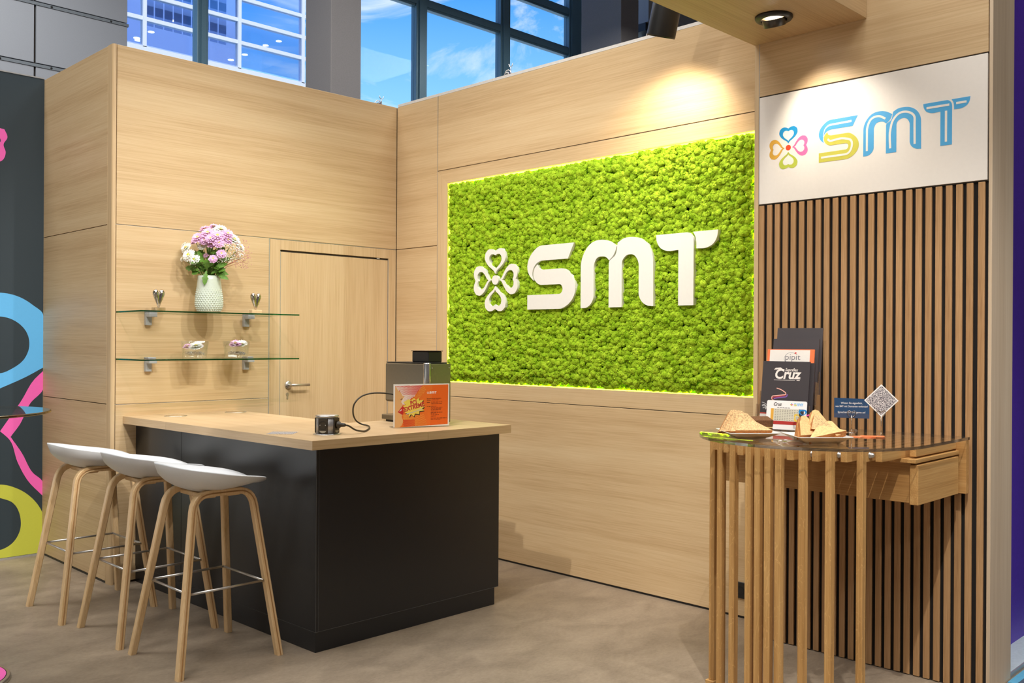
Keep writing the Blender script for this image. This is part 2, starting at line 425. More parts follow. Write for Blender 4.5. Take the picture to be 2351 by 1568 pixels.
# window bays of the facade
def bay(name, x0, x1, z0, z1, muls, trans):
    w = root(name)
    for a, c in muls:
        box('mullion', a, c, 15.94, 16.14, z0, z1, DARKFR, w, 0.01)
        box('glazing_bead', a+.06, c-.06, 15.9, 15.94, z0, z1, DARKFR, w)
    edges = [x0]+[v for q in muls for v in q]+[x1]
    cells = [(edges[i], edges[i+1]) for i in range(0, len(edges), 2)]
    for a, c in cells:
        if c-a < .02: continue
        zs = [z0]+[v for q in trans for v in q]+[z1]
        for q in range(0, len(zs), 2):
            if zs[q+1]-zs[q] > .05: box('pane', a, c, 16.03, 16.045, zs[q], zs[q+1], WINGL, w)
        for (ta, tb) in trans:
            box('transom', a, c, 15.98, 16.12, ta, tb, DARKFR, w, 0.008)
            box('transom_bead', a, c, 15.95, 15.98, ta+.05, tb-.04, DARKFR, w)
    return w
bay('window_1', 6.73, 11.6, 5.2, 13.0, ((7.97, 8.18),), ())
bay('window_2', 11.6, 20.9, 5.2, 13.0, ((13.02, 13.32), (15.58, 15.9), (18.02, 18.5)), ((8.74, 8.97), (9.74, 9.98)))
bay('window_3', 20.9, 40, 5.2, 10.24, ((21.3, 21.6), (23.2, 23.5), (26, 26.3)), ((9.5, 9.7),))
struct(box('trim_1', 20.9, 40, 15.6, 16.3, 10.24, 13, plain('bulkhead_grey', srgb(150, 150, 152), .7)))
struct(box('trim_2', 20.9, 40, 15.7, 16.3, 10.02, 10.24, plain('bulkhead_dark', srgb(40, 42, 46), .6)))
# hall columns
c1 = box('hall_column', 8.82, 9.42, 13.0, 13.76, 0, 13, COLG, None, 0.01)
tag(c1, 'grey square hall column rising behind the corner of the wooden walls', 'column', 'hall columns')
c2 = box('hall_column', 17.68, 18.36, 14.0, 15.25, 0, 13, COLG, None, 0.01)
tag(c2, 'grey square hall column right of the sky windows', 'column', 'hall columns')
# office building outside, seen through the left window bay
nb_ = thing('office_building', 'white framed office front with blue glass seen through the hall window', 'building', (12.6, 24, 0))
WFR = plain('white_facade_frame', srgb(244, 248, 250), 0.6); 
OFF = plain('office_interior_blue', srgb(176, 196, 232), 0.8)
BGL = glassy('blue_office_glass', (0.74, 0.83, 0.98), 0.12, 0.05, (0.85, 0.92, 1))
zl = [8.2, 9.03, 9.74, 10.36, 10.98, 11.6, 12.2, 12.9]
xl = [7.0, 8.8, 10.51, 13.2, 15.25]
box('back_wall', 6.0, 15.3, 28.0, 28.2, 0, 14, OFF, nb_)
box('sill_band', 6.0, 15.4, 23.9, 24.1, 8.2, 9.02, WFR, nb_)
box('plinth_wall', 6.0, 15.4, 23.9, 24.1, 0, 8.2, WFR, nb_)
for z in zl[2:]: box('facade_rail', 6.0, 15.4, 23.92, 24.08, z-.05, z+.05, WFR, nb_)
for x in xl: box('facade_post', x-.05, x+.05, 23.9, 24.08, 9.0, 14, WFR, nb_)
for i in range(len(xl)-1):
    for k in range(1, len(zl)-1):
        box('window_pane', xl[i]+.05, xl[i+1]-.05, 23.98, 24.0, zl[k]+.05, zl[k+1]-.05, BGL, nb_)
BLIND = plain('window_blind', srgb(178, 196, 226), .8)
for q in range(9): box('blind_strip', 10.7+q*.26, 10.92+q*.26, 24.3, 24.32, 9.7, 11.2, BLIND, nb_)
LAMPW = emit('office_lamp_white', (1, 1, 1), 6)
for k, (lx, lz) in enumerate(((11.283, 9.878), (10.719, 9.445), (10.342, 9.199), (10.37, 9.15), (14.488, 10.072), (14.066, 9.851), (13.409, 9.446), (12.984, 9.207))):
    q = 1.05                                # the lamps hang a little behind the office glass
    lathe('ceiling_lamp', [(0, 0), (.085, 0), (.085, .012), (0, .012)], (lx*q, 24*q, 1.45+(lz-1.45)*q), LAMPW, nb_, 12)

# ---- wall A, behind the counter
wa = root('wall_left')
box('core', 2.285, XB+.13, YA+.012, YA+.11, 0, ZT-.002, JOINT, wa)
J = .0022
def panA(x0, x1, z0, z1, mat, name='panel'): return box(name, x0+J, x1-J, YA, YA+.012, z0+J, z1-J, mat, wa, 0.0012)
panA(2.285, XB, 2.128, ZT, W_X)
panA(2.285, 3.303, 1.063, 2.128, W_X); panA(2.285, 3.303, 0.01, 1.063, W_X)
box('joint_profile', 3.3005, 3.3055, YA-.001, YA+.012, 0, 2.126, ALU, wa)
for z in (1.063, 2.128): box('joint_profile', 2.285, XB if z > 2 else 3.3, YA+.004, YA+.012, z-J, z+J, ALU, wa)
d1 = root('door_1')
box('door_frame', 3.307, 3.386, YA, YA+.012, 0, 2.124, W_Z, d1, .001)
box('door_frame', 4.298, 4.366, YA, YA+.012, 0, 2.124, W_Z, d1, .001)
box('door_frame', 3.3865, 4.2975, YA, YA+.012, 2.057, 2.124, W_Z, d1, .001)
box('seal', 3.3865, 3.3905, YA+.002, YA+.012, 0, 2.046, ALU, d1)
box('seal', 4.2935, 4.2975, YA+.002, YA+.012, 0, 2.046, ALU, d1)
lf = box('door_leaf', 3.392, 4.292, YA+.003, YA+.0115, 0.006, 2.044, W_Z, d1, .001)
hm = frameM((3.452, YA, 1.146), (1, 0, 0))
hd = lathe('door_handle', [(0, .009), (.024, .009), (.026, .006), (.026, -.003)], (0, 0, 0), STEEL, d1, 28, M=hm)
tube('lever', [(3.452, YA-.008, 1.146), (3.452, YA-.04, 1.146), (3.456, YA-.05, 1.146), (3.468, YA-.055, 1.146), (3.585, YA-.055, 1.145)], .009, STEEL, hd, 12)
kh = prism('keyhole', [[(.011*math.cos(a), .011*math.sin(a)) for a in np.linspace(-PI*.35, PI*1.35, 14)]+[(-.006, -.03), (0, -.034), (.006, -.03)]], .004, frameM((3.447, YA+.003, 1.083), (1, 0, 0)), STEEL, d1)
box('door_stop_clip', 4.19, 4.215, YA-.001, YA+.004, 2.047, 2.056, ALU, d1)

# rounded corner post and the short return of the wall
def post_pts(r, n=6):
    c = (2.262+r, YA+r); p = [(c[0]+r*math.cos(a), c[1]+r*math.sin(a)) for a in np.linspace(PI, PI*1.5, n)]
    return [(2.262, YA+.072)]+p+[(2.2825, YA), (2.2825, YA+.072)]
struct(prism('trim_3', [post_pts(.018)], ZT, Matrix.Identity(4), W_Z))
wr = root('wall_return')
box('core', 2.274, 2.36, YA+.074, 6.72, 0, ZT-.002, JOINT, wr)
for z0, z1 in ((0.012, 1.063), (1.063, 2.128), (2.128, ZT)):
    box('panel', 2.262, 2.274, YA+.074, 6.72, z0+J, z1-J, W_Y, wr, .0012)
struct(box('baseboard_return', 2.264, 2.274, YA+.07, 6.7, 0, .012, BLACKP))

# ---- wall B with the moss picture
wb_ = root('wall_right')
MY0, MY1, MZ0, MZ1 = 2.57, 5.0, 1.163, 2.558
box('core', 4.46, 4.56, 2.30, YA+.11, 0, ZT-.002, JOINT, wb_)
def panB(y0, y1, z0, z1, mat=W_Y, name='panel', d=.012): return box(name, XB, XB+d, y0+J, y1-J, z0+J, z1-J, mat, wb_, .0012)
for z0, z1 in ((.0095, 1.063), (1.063, 2.128), (2.128, ZT)): panB(5.107, YA, z0, z1)
panB(2.43, 5.107, 2.656, ZT)
panB(2.43, 5.107, .0095, 1.063)
# the four boards framing the moss, mitred
def mitre(pts, mat):
    M = Matrix(((0, 0, 1, XB), (1, 0, 0, 0), (0, 1, 0, 0), (0, 0, 0, 1)))
    prism('frame_board', [pts], .06, M, mat, wb_)
oy0, oy1, oz0, oz1 = 2.43, 5.107-J, 1.063+J, 2.656-J
mitre([(oy0, oz1), (oy1, oz1), (MY1, MZ1), (oy0, MZ1)], W_Y)
mitre([(oy0, oz0), (oy1, oz0), (MY1, MZ0), (oy0, MZ0)], W_Y)
mitre([(oy1, oz0+.001), (oy1, oz1-.001), (MY1, MZ1), (MY1, MZ0)], W_Z)
mitre([(oy0, MZ0), (MY0, MZ0), (MY0, MZ1), (oy0, MZ1)], W_Z)
box('joint_profile', XB-.001, XB+.01, 5.1055, 5.1085, .016, ZT, ALU, wb_)
for z in (1.063, 2.656): box('joint_profile', XB+.004, XB+.012, 2.43, 5.105, z-J, z+J, JOINT, wb_)
struct(box('trim_4', XB+.004, 4.45, 2.43, YA-.004, ZT+.001, ZT+.02, plain('white_cap_profile', srgb(214, 210, 204), .5)))
struct(box('trim_5', XB+.012, 4.45, 2.43, YA-.01, ZT-.008, ZT+.001, JOINT))
struct(box('kick_gap_shade', XB+.004, XB+.03, 2.43, YA, 0, .0095, BLACKP))  # black strip painting the shadow line of the kick gap

# ---- slatted wall with the white sign
sw = root('wall_slats')
PY0, PY1 = 1.34, 2.445
box('backing', XS+.0115, 4.40, PY0+.016, PY1-.026, 0, 2.13, FELT, sw)
box('core', XS+.012, 4.40, PY0+.016, PY1-.026, 2.13, 3.7, JOINT, sw)
s0 = box('slat', XS, XS+.011, 1.3685, 1.395, .004, 2.124, SLAT, sw, .001)
for k in range(24):
    c = 1.4282+.0424*k
    s = s0.copy(); COL.objects.link(s); s.parent = sw; s.location = (0, c-1.38175, 0)
    # shift of the mesh keeps the pattern equal, so each copy gets its own stretch of grain by turning end for end
    if k % 2: s.scale = (1, 1, -1); s.location = (0, c-1.38175, 2.128)
box('side_board', XS, 4.40, PY1-.024, PY1, 0, 3.7, W_Z, sw, .001)
box('end_board', XS, 4.415, PY0, PY0+.0145, 0, 3.9, PILLAR, sw, .001)
box('top_panel', XS, XS+.012, PY0+.018, PY1-.027, 2.662, 3.7, W_Y, sw, .001)
sg = box('sign_board', XS-.0005, XS+.012, PY0+.02, PY1-.028, 2.131, 2.656, SIGNW, sw, .001)
for (a, c) in ((2.1265, 2.1295), (2.657, 2.661)): box('joint_profile', XS+.004, XS+.012, PY0+.016, PY1-.026, a, c, JOINT, sw)
box('joint_profile', XS+.001, XS+.012, PY1-.027, PY1-.024, 2.13, 3.7, ALU, sw)
struct(box('baseboard_slats', XS+.01, XS+.02, PY0+.02, PY1-.03, 0, .004, BLACKP))

# canopy beam
cn = root('trim_6')
box('canopy_beam', 1.0, XS-.001, 1.877, 2.447, 2.92, 3.3, W_X, cn, .002)
dl = thing('recessed_downlight', 'round black swivel downlight set into the wooden canopy', 'downlight', (3.835, 2.165, 2.905))
lathe('trim_ring', [(.058, -.002), (.078, -.001), (.083, .006), (.083, .0145), (.06, .0145), (.058, -.002)], (3.835, 2.165, 2.905), BLACKP, dl, 40)
gM = rotM((3.85, 2.172, 2.905), 0, math.radians(-24), math.radians(10))
lathe('gimbal', [(.054, .012), (.05, -.022), (.045, -.024), (.043, -.01), (.036, -.004)], (0, 0, 0), plain('gunmetal', srgb(80, 78, 76), .3, .8), dl, 36, M=gM)
lathe('lamp_lens', [(0, -.006), (.037, -.006), (.037, .004), (0, .004)], (0, 0, 0), emit('lamp_warm', (1, .93, .82), 14), dl, 30, M=gM)
for q in range(16):
    a = 2*PI*q/16
    v, f = boxg(.037, .046, -.0012, .0012, -.02, -.004)
    lay('baffle_fin', [tuple(gM @ Matrix.Rotation(a, 4, 'Z') @ Vector(p)) for p in v], f, BLACKP, dl)
spot('downlight_beam', (3.862, 2.17, 2.872), (4.15, 1.98, 2.2), 27, 84, .9, (1, .9, .76), .03)

cs = thing('spotlight', 'black cylinder spotlight hanging beside the canopy over the wooden wall', 'spotlight', (4.02, 2.92, 3.04))
cM = Matrix.Translation((4.02, 2.92, 3.045)) @ Vector((-.13, -.36, 1)).to_track_quat('Z', 'Y').to_matrix().to_4x4()
lathe('housing', [(.066, .06), (.066, .0), (.073, -.006), (.075, .004), (.075, .30), (.07, .31), (0, .31)], (0, 0, 0), BLACKP, cs, 40, M=cM)
lathe('lens', [(0, .07), (.066, .07), (.066, .05)], (0, 0, 0), emit('lamp_warm2', (1, .9, .75), 6), cs, 32, M=cM)
tube('arm', [(4.05, 2.9, 3.34), (4.06, 2.9, 3.42), (4.06, 2.46, 3.42), (4.06, 2.44, 3.29)], .012, BLACKP, cs)
spot('spotlight_beam', (4.022, 2.925, 3.025), (4.37, 3.1, 2.35), 46, 114, 1.0, (1, .88, .68), .04)

# small steel cable clips on the wall tops
def clip(loc, d, label):
    c = thing('cable_clip', label, 'clip', loc, 'steel clips on the wall tops')
    x, y, z = loc; dx, dy = d
    tube('hook', [(x-dx*.035, y-dy*.035, z), (x-dx*.035, y-dy*.035, z+.02), (x-dx*.018, y-dy*.018, z+.04), (x, y, z+.043), (x+dx*.02, y+dy*.02, z+.03), (x+dx*.035, y+dy*.035, z+.004)], .004, STEEL, c, 6)
    box('clamp_block', x-.012, x+.012, y-.012, y+.012, z, z+.026, STEEL, c, .002)
    tube('fork', [(x+dx*.005, y+dy*.005, z+.08), (x+dx*.012, y+dy*.012, z+.062), (x+dx*.024, y+dy*.024, z+.058), (x+dx*.036, y+dy*.036, z+.064), (x+dx*.042, y+dy*.042, z+.08)], .003, STEEL, c, 6)
    tube('fork_stem', [(x+dx*.024, y+dy*.024, z+.03), (x+dx*.024, y+dy*.024, z+.058)], .003, STEEL, c, 6)
clip((4.41, 4.44, ZT+.02), (0, -1), 'steel cable clip on the wall top above the moss picture')
clip((4.25, 5.64, ZT-.002), (1, 0), 'steel cable clip on the wall top at the corner')
clip((4.41, 3.27, ZT+.02), (0, -1), 'steel cable clip on the wall top below the black spotlight')
# black wall outlet
ou = thing('wall_outlet', 'black power outlet low on the wooden wall behind the table legs', 'outlet', (XB, 2.635, .10))
box('cover_plate', XB-.009, XB, 2.595, 2.675, .105, .19, BLACKP, ou, .002)
lathe('socket_well', [(.02, .001), (.0195, -.006), (0, -.006)], (0, 0, 0), plain('socket_black', srgb(12, 12, 12), .5), ou, 20, M=frameM((XB-.0095, 2.635, .147), (0, -1, 0)))

# ---- printed wall on the left
gw = root('wall_print')
GD = plain('print_ground_dark', srgb(44, 58, 66), .5, var=.02)
box('board', -6, 2.262, 6.70, 6.76, .012, 3.192, GD, gw)
box('foot_profile', -6, 2.262, 6.695, 6.76, 0, .012, ALU, gw)
box('top_profile', -6, 2.262, 6.697, 6.76, 3.192, 3.2, ALU, gw)
GM = frameM((0, 6.70, 0), (1, 0, 0))
def backlit(nm, c, k):
    m_ = plain(nm, c, .55, var=.015); b_ = m_.node_tree.nodes['Principled BSDF']
    b_.inputs['Emission Color'].default_value = c; b_.inputs['Emission Strength'].default_value = k; return m_
PK, BL, YE = backlit('backlit_pink', srgb(226, 92, 168), .2), backlit('backlit_blue', srgb(92, 172, 222), .2), backlit('backlit_yellow', srgb(178, 180, 62), .2)
WLI = backlit('glow_white_added', srgb(240, 240, 238), 1.7)  # glow added for the counter's reflection
mir = lambda pts: [(3.98-x, z) for x, z in reversed(pts)]
def loopG(name, out, inn, mat):
    prism(name, [curve(out), curve(inn)] if inn else [curve(out)], .0012, GM, mat, gw)
bo = [(1.99, 1.748), (2.1, 1.729), (2.195, 1.674), (2.262, 1.603), (2.262, 1.255), (2.157, 1.196), (1.99, 1.12)]
bi = [(1.99, 1.593), (2.101, 1.556), (2.161, 1.485), (2.175, 1.398), (2.143, 1.312), (2.076, 1.255), (1.99, 1.222)]
loopG('print_loop', bo[:-1]+[(1.99, 1.12)]+mir(bo)[1:-1], bi+mir(bi)[1:-1], BL)
yo = [(1.99, .496), (2.107, .458), (2.202, .38), (2.262, .283), (2.262, .065), (2.231, .014), (1.99, .014)]
yi = [(1.99, .414), (2.081, .366), (2.127, .259), (2.122, .173), (2.069, .095), (1.99, .068)]
loopG('print_loop', yo+mir(yo)[1:-1], yi+mir(yi)[1:-1], YE)
loopG('print_loop', [(2.262, 1.231), (2.206, 1.174), (2.131, 1.043), (2.0, .844), (2.058, .783), (2.106, .636), (2.174, .5), (2.262, .396), (2.262, .49), (2.201, .555), (2.133, .691), (2.063, .803), (2.118, .88), (2.185, 1.021), (2.262, 1.108)], None, PK)
for cx_ in (.95, -.55, -2.1):  # made-up white loops, giving the black counter something bright to mirror
    wl = [(cx_+.0, .16), (cx_+.36, .40), (cx_+.5, .72), (cx_+.34, .98), (cx_+.08, .92), (cx_, .86), (cx_-.08, .92), (cx_-.34, .98), (cx_-.5, .72), (cx_-.36, .40)]
    loopG('print_loop', wl, [(cx_+(x-cx_)*.35, .62+(z-.62)*.35) for x, z in wl], WLI)
po = [(1.96, 2.83), (1.989, 2.82), (2.016, 2.816), (2.034, 2.768), (2.011, 2.716), (2.024, 2.666), (2.004, 2.612), (1.96, 2.59), (1.9, 2.62), (1.88, 2.71), (1.9, 2.8)]
loopG('print_loop', po, [(1.955+(x-1.955)*.5, 2.71+(z-2.71)*.5) for x, z in po], PK)

# ---- neighbouring stand on the right
PUR = plain('purple_wall', srgb(84, 48, 180), .45)
ns = root('wall_purple')
box('board', 4.43, 14, 1.475, 1.6, .02, 4.2, PUR, ns)
struct(box('baseboard_purple', 4.43, 14, 1.352, 1.475, 0, .02, plain('ribbed_ramp_grey', srgb(186, 198, 204), .6)))
struct(box('trim_7', 4.43, 14, 1.344, 1.352, 0, .02, ALU))
struct(box('trim_8', 4.36, 14, 1.30, 1.335, 0, .004, plain('blue_tape', srgb(96, 170, 205), .5)))
struct(box('trim_9', 4.36, 14, -2, 1.30, 0, .003, plain('dark_blue_carpet', srgb(70, 84, 104), .95, bump=.6, bscale=300, var=.3)))

# ================================================================== moss picture and its letters
m, t, b = newmat('reindeer_moss'); MOSS = m
tcn = t.nodes.new('ShaderNodeTexCoord')
n1 = t.nodes.new('ShaderNodeTexNoise'); n1.inputs['Scale'].default_value = 14; n1.inputs['Detail'].default_value = 4
n2 = t.nodes.new('ShaderNodeTexNoise'); n2.inputs['Scale'].default_value = 260; n2.inputs['Detail'].default_value = 3
for n in (n1, n2): t.links.new(tcn.outputs['Object'], n.inputs['Vector'])
mm = t.nodes.new('ShaderNodeMath'); mm.operation = 'MULTIPLY_ADD'; mm.inputs[1].default_value = .55
m3 = t.nodes.new('ShaderNodeMath'); m3.operation = 'MULTIPLY'; m3.inputs[1].default_value = .45
t.links.new(n1.outputs['Fac'], mm.inputs[0]); t.links.new(n2.outputs['Fac'], m3.inputs[0]); t.links.new(m3.outputs[0], mm.inputs[2])
r = t.nodes.new('ShaderNodeValToRGB'); r.color_ramp.elements[0].position = .34; r.color_ramp.elements[0].color = srgb(118, 162, 14)
r.color_ramp.elements[1].position = .66; r.color_ramp.elements[1].color = srgb(186, 216, 56)
t.links.new(mm.outputs[0], r.inputs[0]); t.links.new(r.outputs[0], b.inputs['Base Color'])
b.inputs['Roughness'].default_value = .9; b.inputs['Specular IOR Level'].default_value = .1
bp = t.nodes.new('ShaderNodeBump'); bp.inputs['Strength'].default_value = .9; bp.inputs['Distance'].default_value = .004
t.links.new(n2.outputs['Fac'], bp.inputs['Height']); t.links.new(bp.outputs[0], b.inputs['Normal'])

def ico(sub):
    bm = bmesh.new(); bmesh.ops.create_icosphere(bm, subdivisions=sub, radius=1.0)
    v = np.array([p.co[:] for p in bm.verts]); f = np.array([[q.index for q in p.verts] for p in bm.faces]); bm.free(); return v, f
def clumps(cent, rad, sub, jit):
    bv, bf = ico(sub); n = len(cent)
    V = bv[None]*rad[:, None, None]*(1+jit*(np.random.rand(n, len(bv), 1)-.5))
    V = V*np.array([.75, 1, 1])[None, None]+cent[:, None]
    F = bf[None]+(np.arange(n)*len(bv))[:, None, None]
    return V.reshape(-1, 3), F.reshape(-1, 3)
rng = np.random.RandomState(3)
# cushions on a loose grid, tufts on their outsides
ny, nz = 96, 56
gy, gz = np.meshgrid(np.linspace(MY0+.026, MY1-.026, ny), np.linspace(MZ0+.026, MZ1-.026, nz))
c0 = np.stack([np.full(gy.size, 4.374), gy.ravel(), gz.ravel()], 1); c0[:, 1:] += (rng.rand(gy.size, 2)-.5)*.02; c0[:, 0] -= rng.rand(gy.size)*.014
edge = np.minimum(np.minimum(c0[:, 1]-MY0, MY1-c0[:, 1]), np.minimum(c0[:, 2]-MZ0, MZ1-c0[:, 2]))
c0[:, 0] += .022*np.clip(1-(edge-.02)/.05, 0, 1)
r0 = .0155+rng.rand(gy.size)*.009
v1, f1 = clumps(c0, r0, 2, .14)
k = 7
c1_ = np.repeat(c0, k, 0); d = rng.randn(len(c1_), 3); d[:, 0] = -np.abs(d[:, 0])-.25; d /= np.linalg.norm(d, axis=1)[:, None]
c1_ = c1_+d*np.repeat(r0, k)[:, None]*np.array([.7, .92, .92]); r1 = .0034+rng.rand(len(c1_))*.0036
v2, f2 = clumps(c1_, r1, 1, .5)
mv = np.vstack([v1, v2]); mf = np.vstack([f1, f2+len(v1)])
mv[:, 1] = np.clip(mv[:, 1], MY0+.004, MY1-.004); mv[:, 2] = np.clip(mv[:, 2], MZ0+.004, MZ1-.004)
mp_ = thing('moss_picture', 'large bright green moss panel glowing at its edges on the wooden wall', 'moss wall', (4.43, 3.785, MZ0))
me = bpy.data.meshes.new('moss'); O = ORG[mp_.name]; mv2 = mv-np.array(O)
me.vertices.add(len(mv2)); me.vertices.foreach_set('co', mv2.ravel())
me.loops.add(len(mf)*3); me.loops.foreach_set('vertex_index', mf.ravel().astype(np.int32))
me.polygons.add(len(mf)); me.polygons.foreach_set('loop_start', np.arange(0, len(mf)*3, 3)); me.polygons.foreach_set('loop_total', np.full(len(mf), 3))
me.polygons.foreach_set('use_smooth', np.ones(len(mf), bool)); me.update(); me.validate(); me.materials.append(MOSS)
mo = bpy.data.objects.new('moss', me); COL.objects.link(mo); mo.parent = mp_; mo['kind'] = 'stuff'; ORG[mo.name] = O
box('moss_backing', 4.418, 4.43, MY0, MY1, MZ0, MZ1, plain('moss_ground', srgb(60, 100, 12), .9), mp_)
LED = emit('led_strip_yellow_green', (.80, 1.0, .045), 10)
for (a, c, d_, e_) in ((MY0+.004, MY1-.004, MZ1-.004, MZ1-.001), (MY0+.004, MY1-.004, MZ0+.001, MZ0+.004)):
    box('led_strip', 4.384, 4.417, a, c, d_, e_, LED, mp_)
for (a, c) in ((MY0+.001, MY0+.004), (MY1-.004, MY1-.001)):
    box('led_strip', 4.384, 4.417, a, c, MZ0+.006, MZ1-.006, LED, mp_)

# outlines of the letters, right and up, in metres
S1 = [(-3.786, 2.055), (-4.054, 2.055), (-4.134, 2.016), (-4.174, 1.96), (-4.18, 1.914), (-4.16, 1.868), (-4.127, 1.837), (-4.136, 1.87), (-4.131, 1.906), (-4.103, 1.942), (-4.043, 1.960), (-3.836, 1.960)]
S2 = [(-4.093, 1.937), (-4.082, 1.912), (-4.05, 1.902), (-3.888, 1.902), (-3.822, 1.87), (-3.781, 1.812), (-3.775, 1.765), (-3.797, 1.712), (-3.848, 1.67), (-3.905, 1.653), (-4.179, 1.653), (-4.179, 1.745), (-3.906, 1.745), (-3.884, 1.758), (-3.878, 1.776), (-3.886, 1.796), (-3.906, 1.806), (-4.052, 1.806), (-4.102, 1.825), (-4.127, 1.87), (-4.119, 1.91)]
M1 = [(-3.731, 1.653), (-3.731, 1.901), (-3.703, 1.989), (-3.649, 2.041), (-3.578, 2.056), (-3.517, 2.045), (-3.456, 2.011), (-3.473, 1.968), (-3.512, 1.93), (-3.533, 1.949), (-3.568, 1.957), (-3.604, 1.949), (-3.623, 1.922), (-3.63, 1.895), (-3.63, 1.724), (-3.646, 1.683), (-3.685, 1.656)]
M2 = [(-3.514, 1.653), (-3.514, 1.913), (-3.464, 1.961), (-3.448, 2.03), (-3.406, 2.051), (-3.347, 2.056), (-3.289, 2.045), (-3.241, 2.016), (-3.208, 1.971), (-3.193, 1.91), (-3.191, 1.653), (-3.238, 1.660), (-3.279, 1.690), (-3.294, 1.734), (-3.294, 1.885), (-3.305, 1.925), (-3.33, 1.951), (-3.355, 1.957), (-3.388, 1.949), (-3.413, 1.922), (-3.417, 1.891), (-3.417, 1.653)]
T1 = [(-3.174, 2.053), (-2.968, 2.053), (-2.942, 2.042), (-2.926, 2.018), (-2.922, 1.99), (-2.922, 1.653), (-3.022, 1.653), (-3.022, 1.961), (-3.105, 1.961), (-3.145, 1.98), (-3.168, 2.015)]
T2 = [(-2.927, 2.053), (-2.768, 2.053), (-2.774, 2.017), (-2.795, 1.983), (-2.835, 1.963), (-2.905, 1.961), (-2.906, 1.995), (-2.913, 2.029)]
def heart(s, dy=0.0, wd=1.0):
    """heart with its tip down at (0, dy)"""
    h = [(0, 0), (.07, .12), (.22, .24), (.40, .42), (.5, .64), (.47, .86), (.33, .99), (.14, .99), (0, .91)]
    pts = h+[(-x, y) for x, y in h[:0:-1] if x]
    return [(x*s*wd, y*s+dy) for x, y in pts]
def turned(pts, k, c, sc=1.0):
    a = -k*PI/2; ca, sa = math.cos(a), math.sin(a)
    return [(c[0]+sc*(x*ca-y*sa), c[1]+sc*(x*sa+y*ca)) for x, y in pts]
def petal(k, c, sc=1.0):
    return [turned(curve(heart(.165, .041, 1.2), 5, ang=40), k, c, sc), turned(curve(heart(.108, .064, 1.1), 5, ang=40), k, c, sc)]
CEN = (-4.476, 1.855)
def disc(c, r_, n=28): return [(c[0]+r_*math.cos(2*PI*i/n), c[1]+r_*math.sin(2*PI*i/n)) for i in range(n)]
LM = frameM((4.362, 0, 0), (0, -1, 0))
LW = plain('white_letter', srgb(240, 238, 230), .45, var=.01)
def lettering(name, label, cat, pieces, group):
    xs = [p[0] for q in pieces for p in q[0]]
    th = thing(name, label, cat, (4.385, -(min(xs)+max(xs))/2, 1.653), group)
    for q in pieces: prism('letter_piece', q, .062, LM, LW, th, z0=-.034)
    return th
GL = 'white raised letters on the moss'
lettering('wall_emblem', 'white raised four leaf clover emblem of hearts on green moss', 'emblem', [petal(k, CEN) for k in range(4)]+[[disc(CEN, .031)]], None)
lettering('wall_letter', 'white raised letter S on the green moss', 'letter', [[curve(S1)], [curve(S2)]], GL)
lettering('wall_letter', 'white raised letter M on the green moss', 'letter', [[curve(M1)], [curve(M2)]], GL)
lettering('wall_letter', 'white raised letter T on the green moss', 'letter', [[curve(T1)], [curve(T2)]], GL)

# the same mark printed in colour on the white sign board
SC = .676/1.411
def s2(p): return (-2.104+(p[0]+4.179)*.4792, 2.297+(p[1]-1.653)*.4792)
SM = frameM((XS-.0005, 0, 0), (0, -1, 0)); BLU, YLG = ink(82, 172, 226), ink(205, 200, 82)
def printed(pts, mat, nm='print_shape'): prism(nm, [[s2(p) for p in q] for q in pts], .0008, SM, mat, sg)
printed([curve(S1)], BLU); printed([curve(S2)], YLG)
for q in (M1, M2, T1, T2): printed([curve(q)], BLU)
for pts, tp in (([(-1.945, 2.468), (-2.047, 2.466), (-2.071, 2.453), (-2.083, 2.415)], True),
          ([(-2.061, 2.401), (-2.046, 2.391), (-1.979, 2.393), (-1.946, 2.378), (-1.944, 2.348), (-1.96, 2.323), (-1.979, 2.319), (-2.092, 2.319)], False),
          ([(-1.788, 2.453), (-1.819, 2.469), (-1.85, 2.463), (-1.869, 2.431), (-1.872, 2.409), (-1.872, 2.32)], False),
          ([(-1.766, 2.317), (-1.765, 2.402), (-1.752, 2.443), (-1.722, 2.468), (-1.688, 2.466), (-1.662, 2.446), (-1.659, 2.411), (-1.658, 2.321)], False),
          ([(-1.608, 2.468), (-1.513, 2.468)], False), ([(-1.526, 2.444), (-1.526, 2.312)], False), ([(-1.485, 2.469), (-1.443, 2.469)], False)):
    prism('print_line', [ribbon(pts, .0095, taper=tp)], .0006, SM, SIGNW, sg, z0=.0008)
CS = (-2.261, 2.39)
for k, mt in enumerate((ink(20, 146, 205), ink(246, 112, 168), ink(186, 196, 70), ink(222, 170, 60))):
    pl_ = petal(k, CS, .485); prism('print_shape', pl_, .0008, SM, mt, sg)
prism('print_shape', [disc(CS, .0135)], .0008, SM, ink(240, 70, 30), sg)

# ================================================================== counter
ct = thing('bar_counter', 'black laminate bar counter body standing before the wooden walls', 'counter', (2.9, 4.5, 0))
def vert_panel(name, p, q, z0, z1, mat, th, par, bev=.001):
    """upright board whose outer face runs from p to q (the body lies to the left of p->q)"""
    d_ = (Vector(q)-Vector(p)); L = d_.length; d_.normalize(); n_ = Vector((-d_.y, d_.x))
    M = Matrix(((d_.x, n_.x, 0, p[0]), (d_.y, n_.y, 0, p[1]), (0, 0, 1, 0), (0, 0, 0, 1)))
    return box(name, 0, L, 0, th, z0, z1, mat, par, bev, M=M)
BC, BR, BLW = (2.453, 3.716), (3.643, 3.722), (2.409, 5.572)
f_ = lambda a, c, s: (a[0]+(c[0]-a[0])*s, a[1]+(c[1]-a[1])*s)
ZC = .948
s1, s2_ = .012, .70
vert_panel('front_panel', f_(BC, BR, .013), BR, .096, ZC, BLACK, .02, ct)
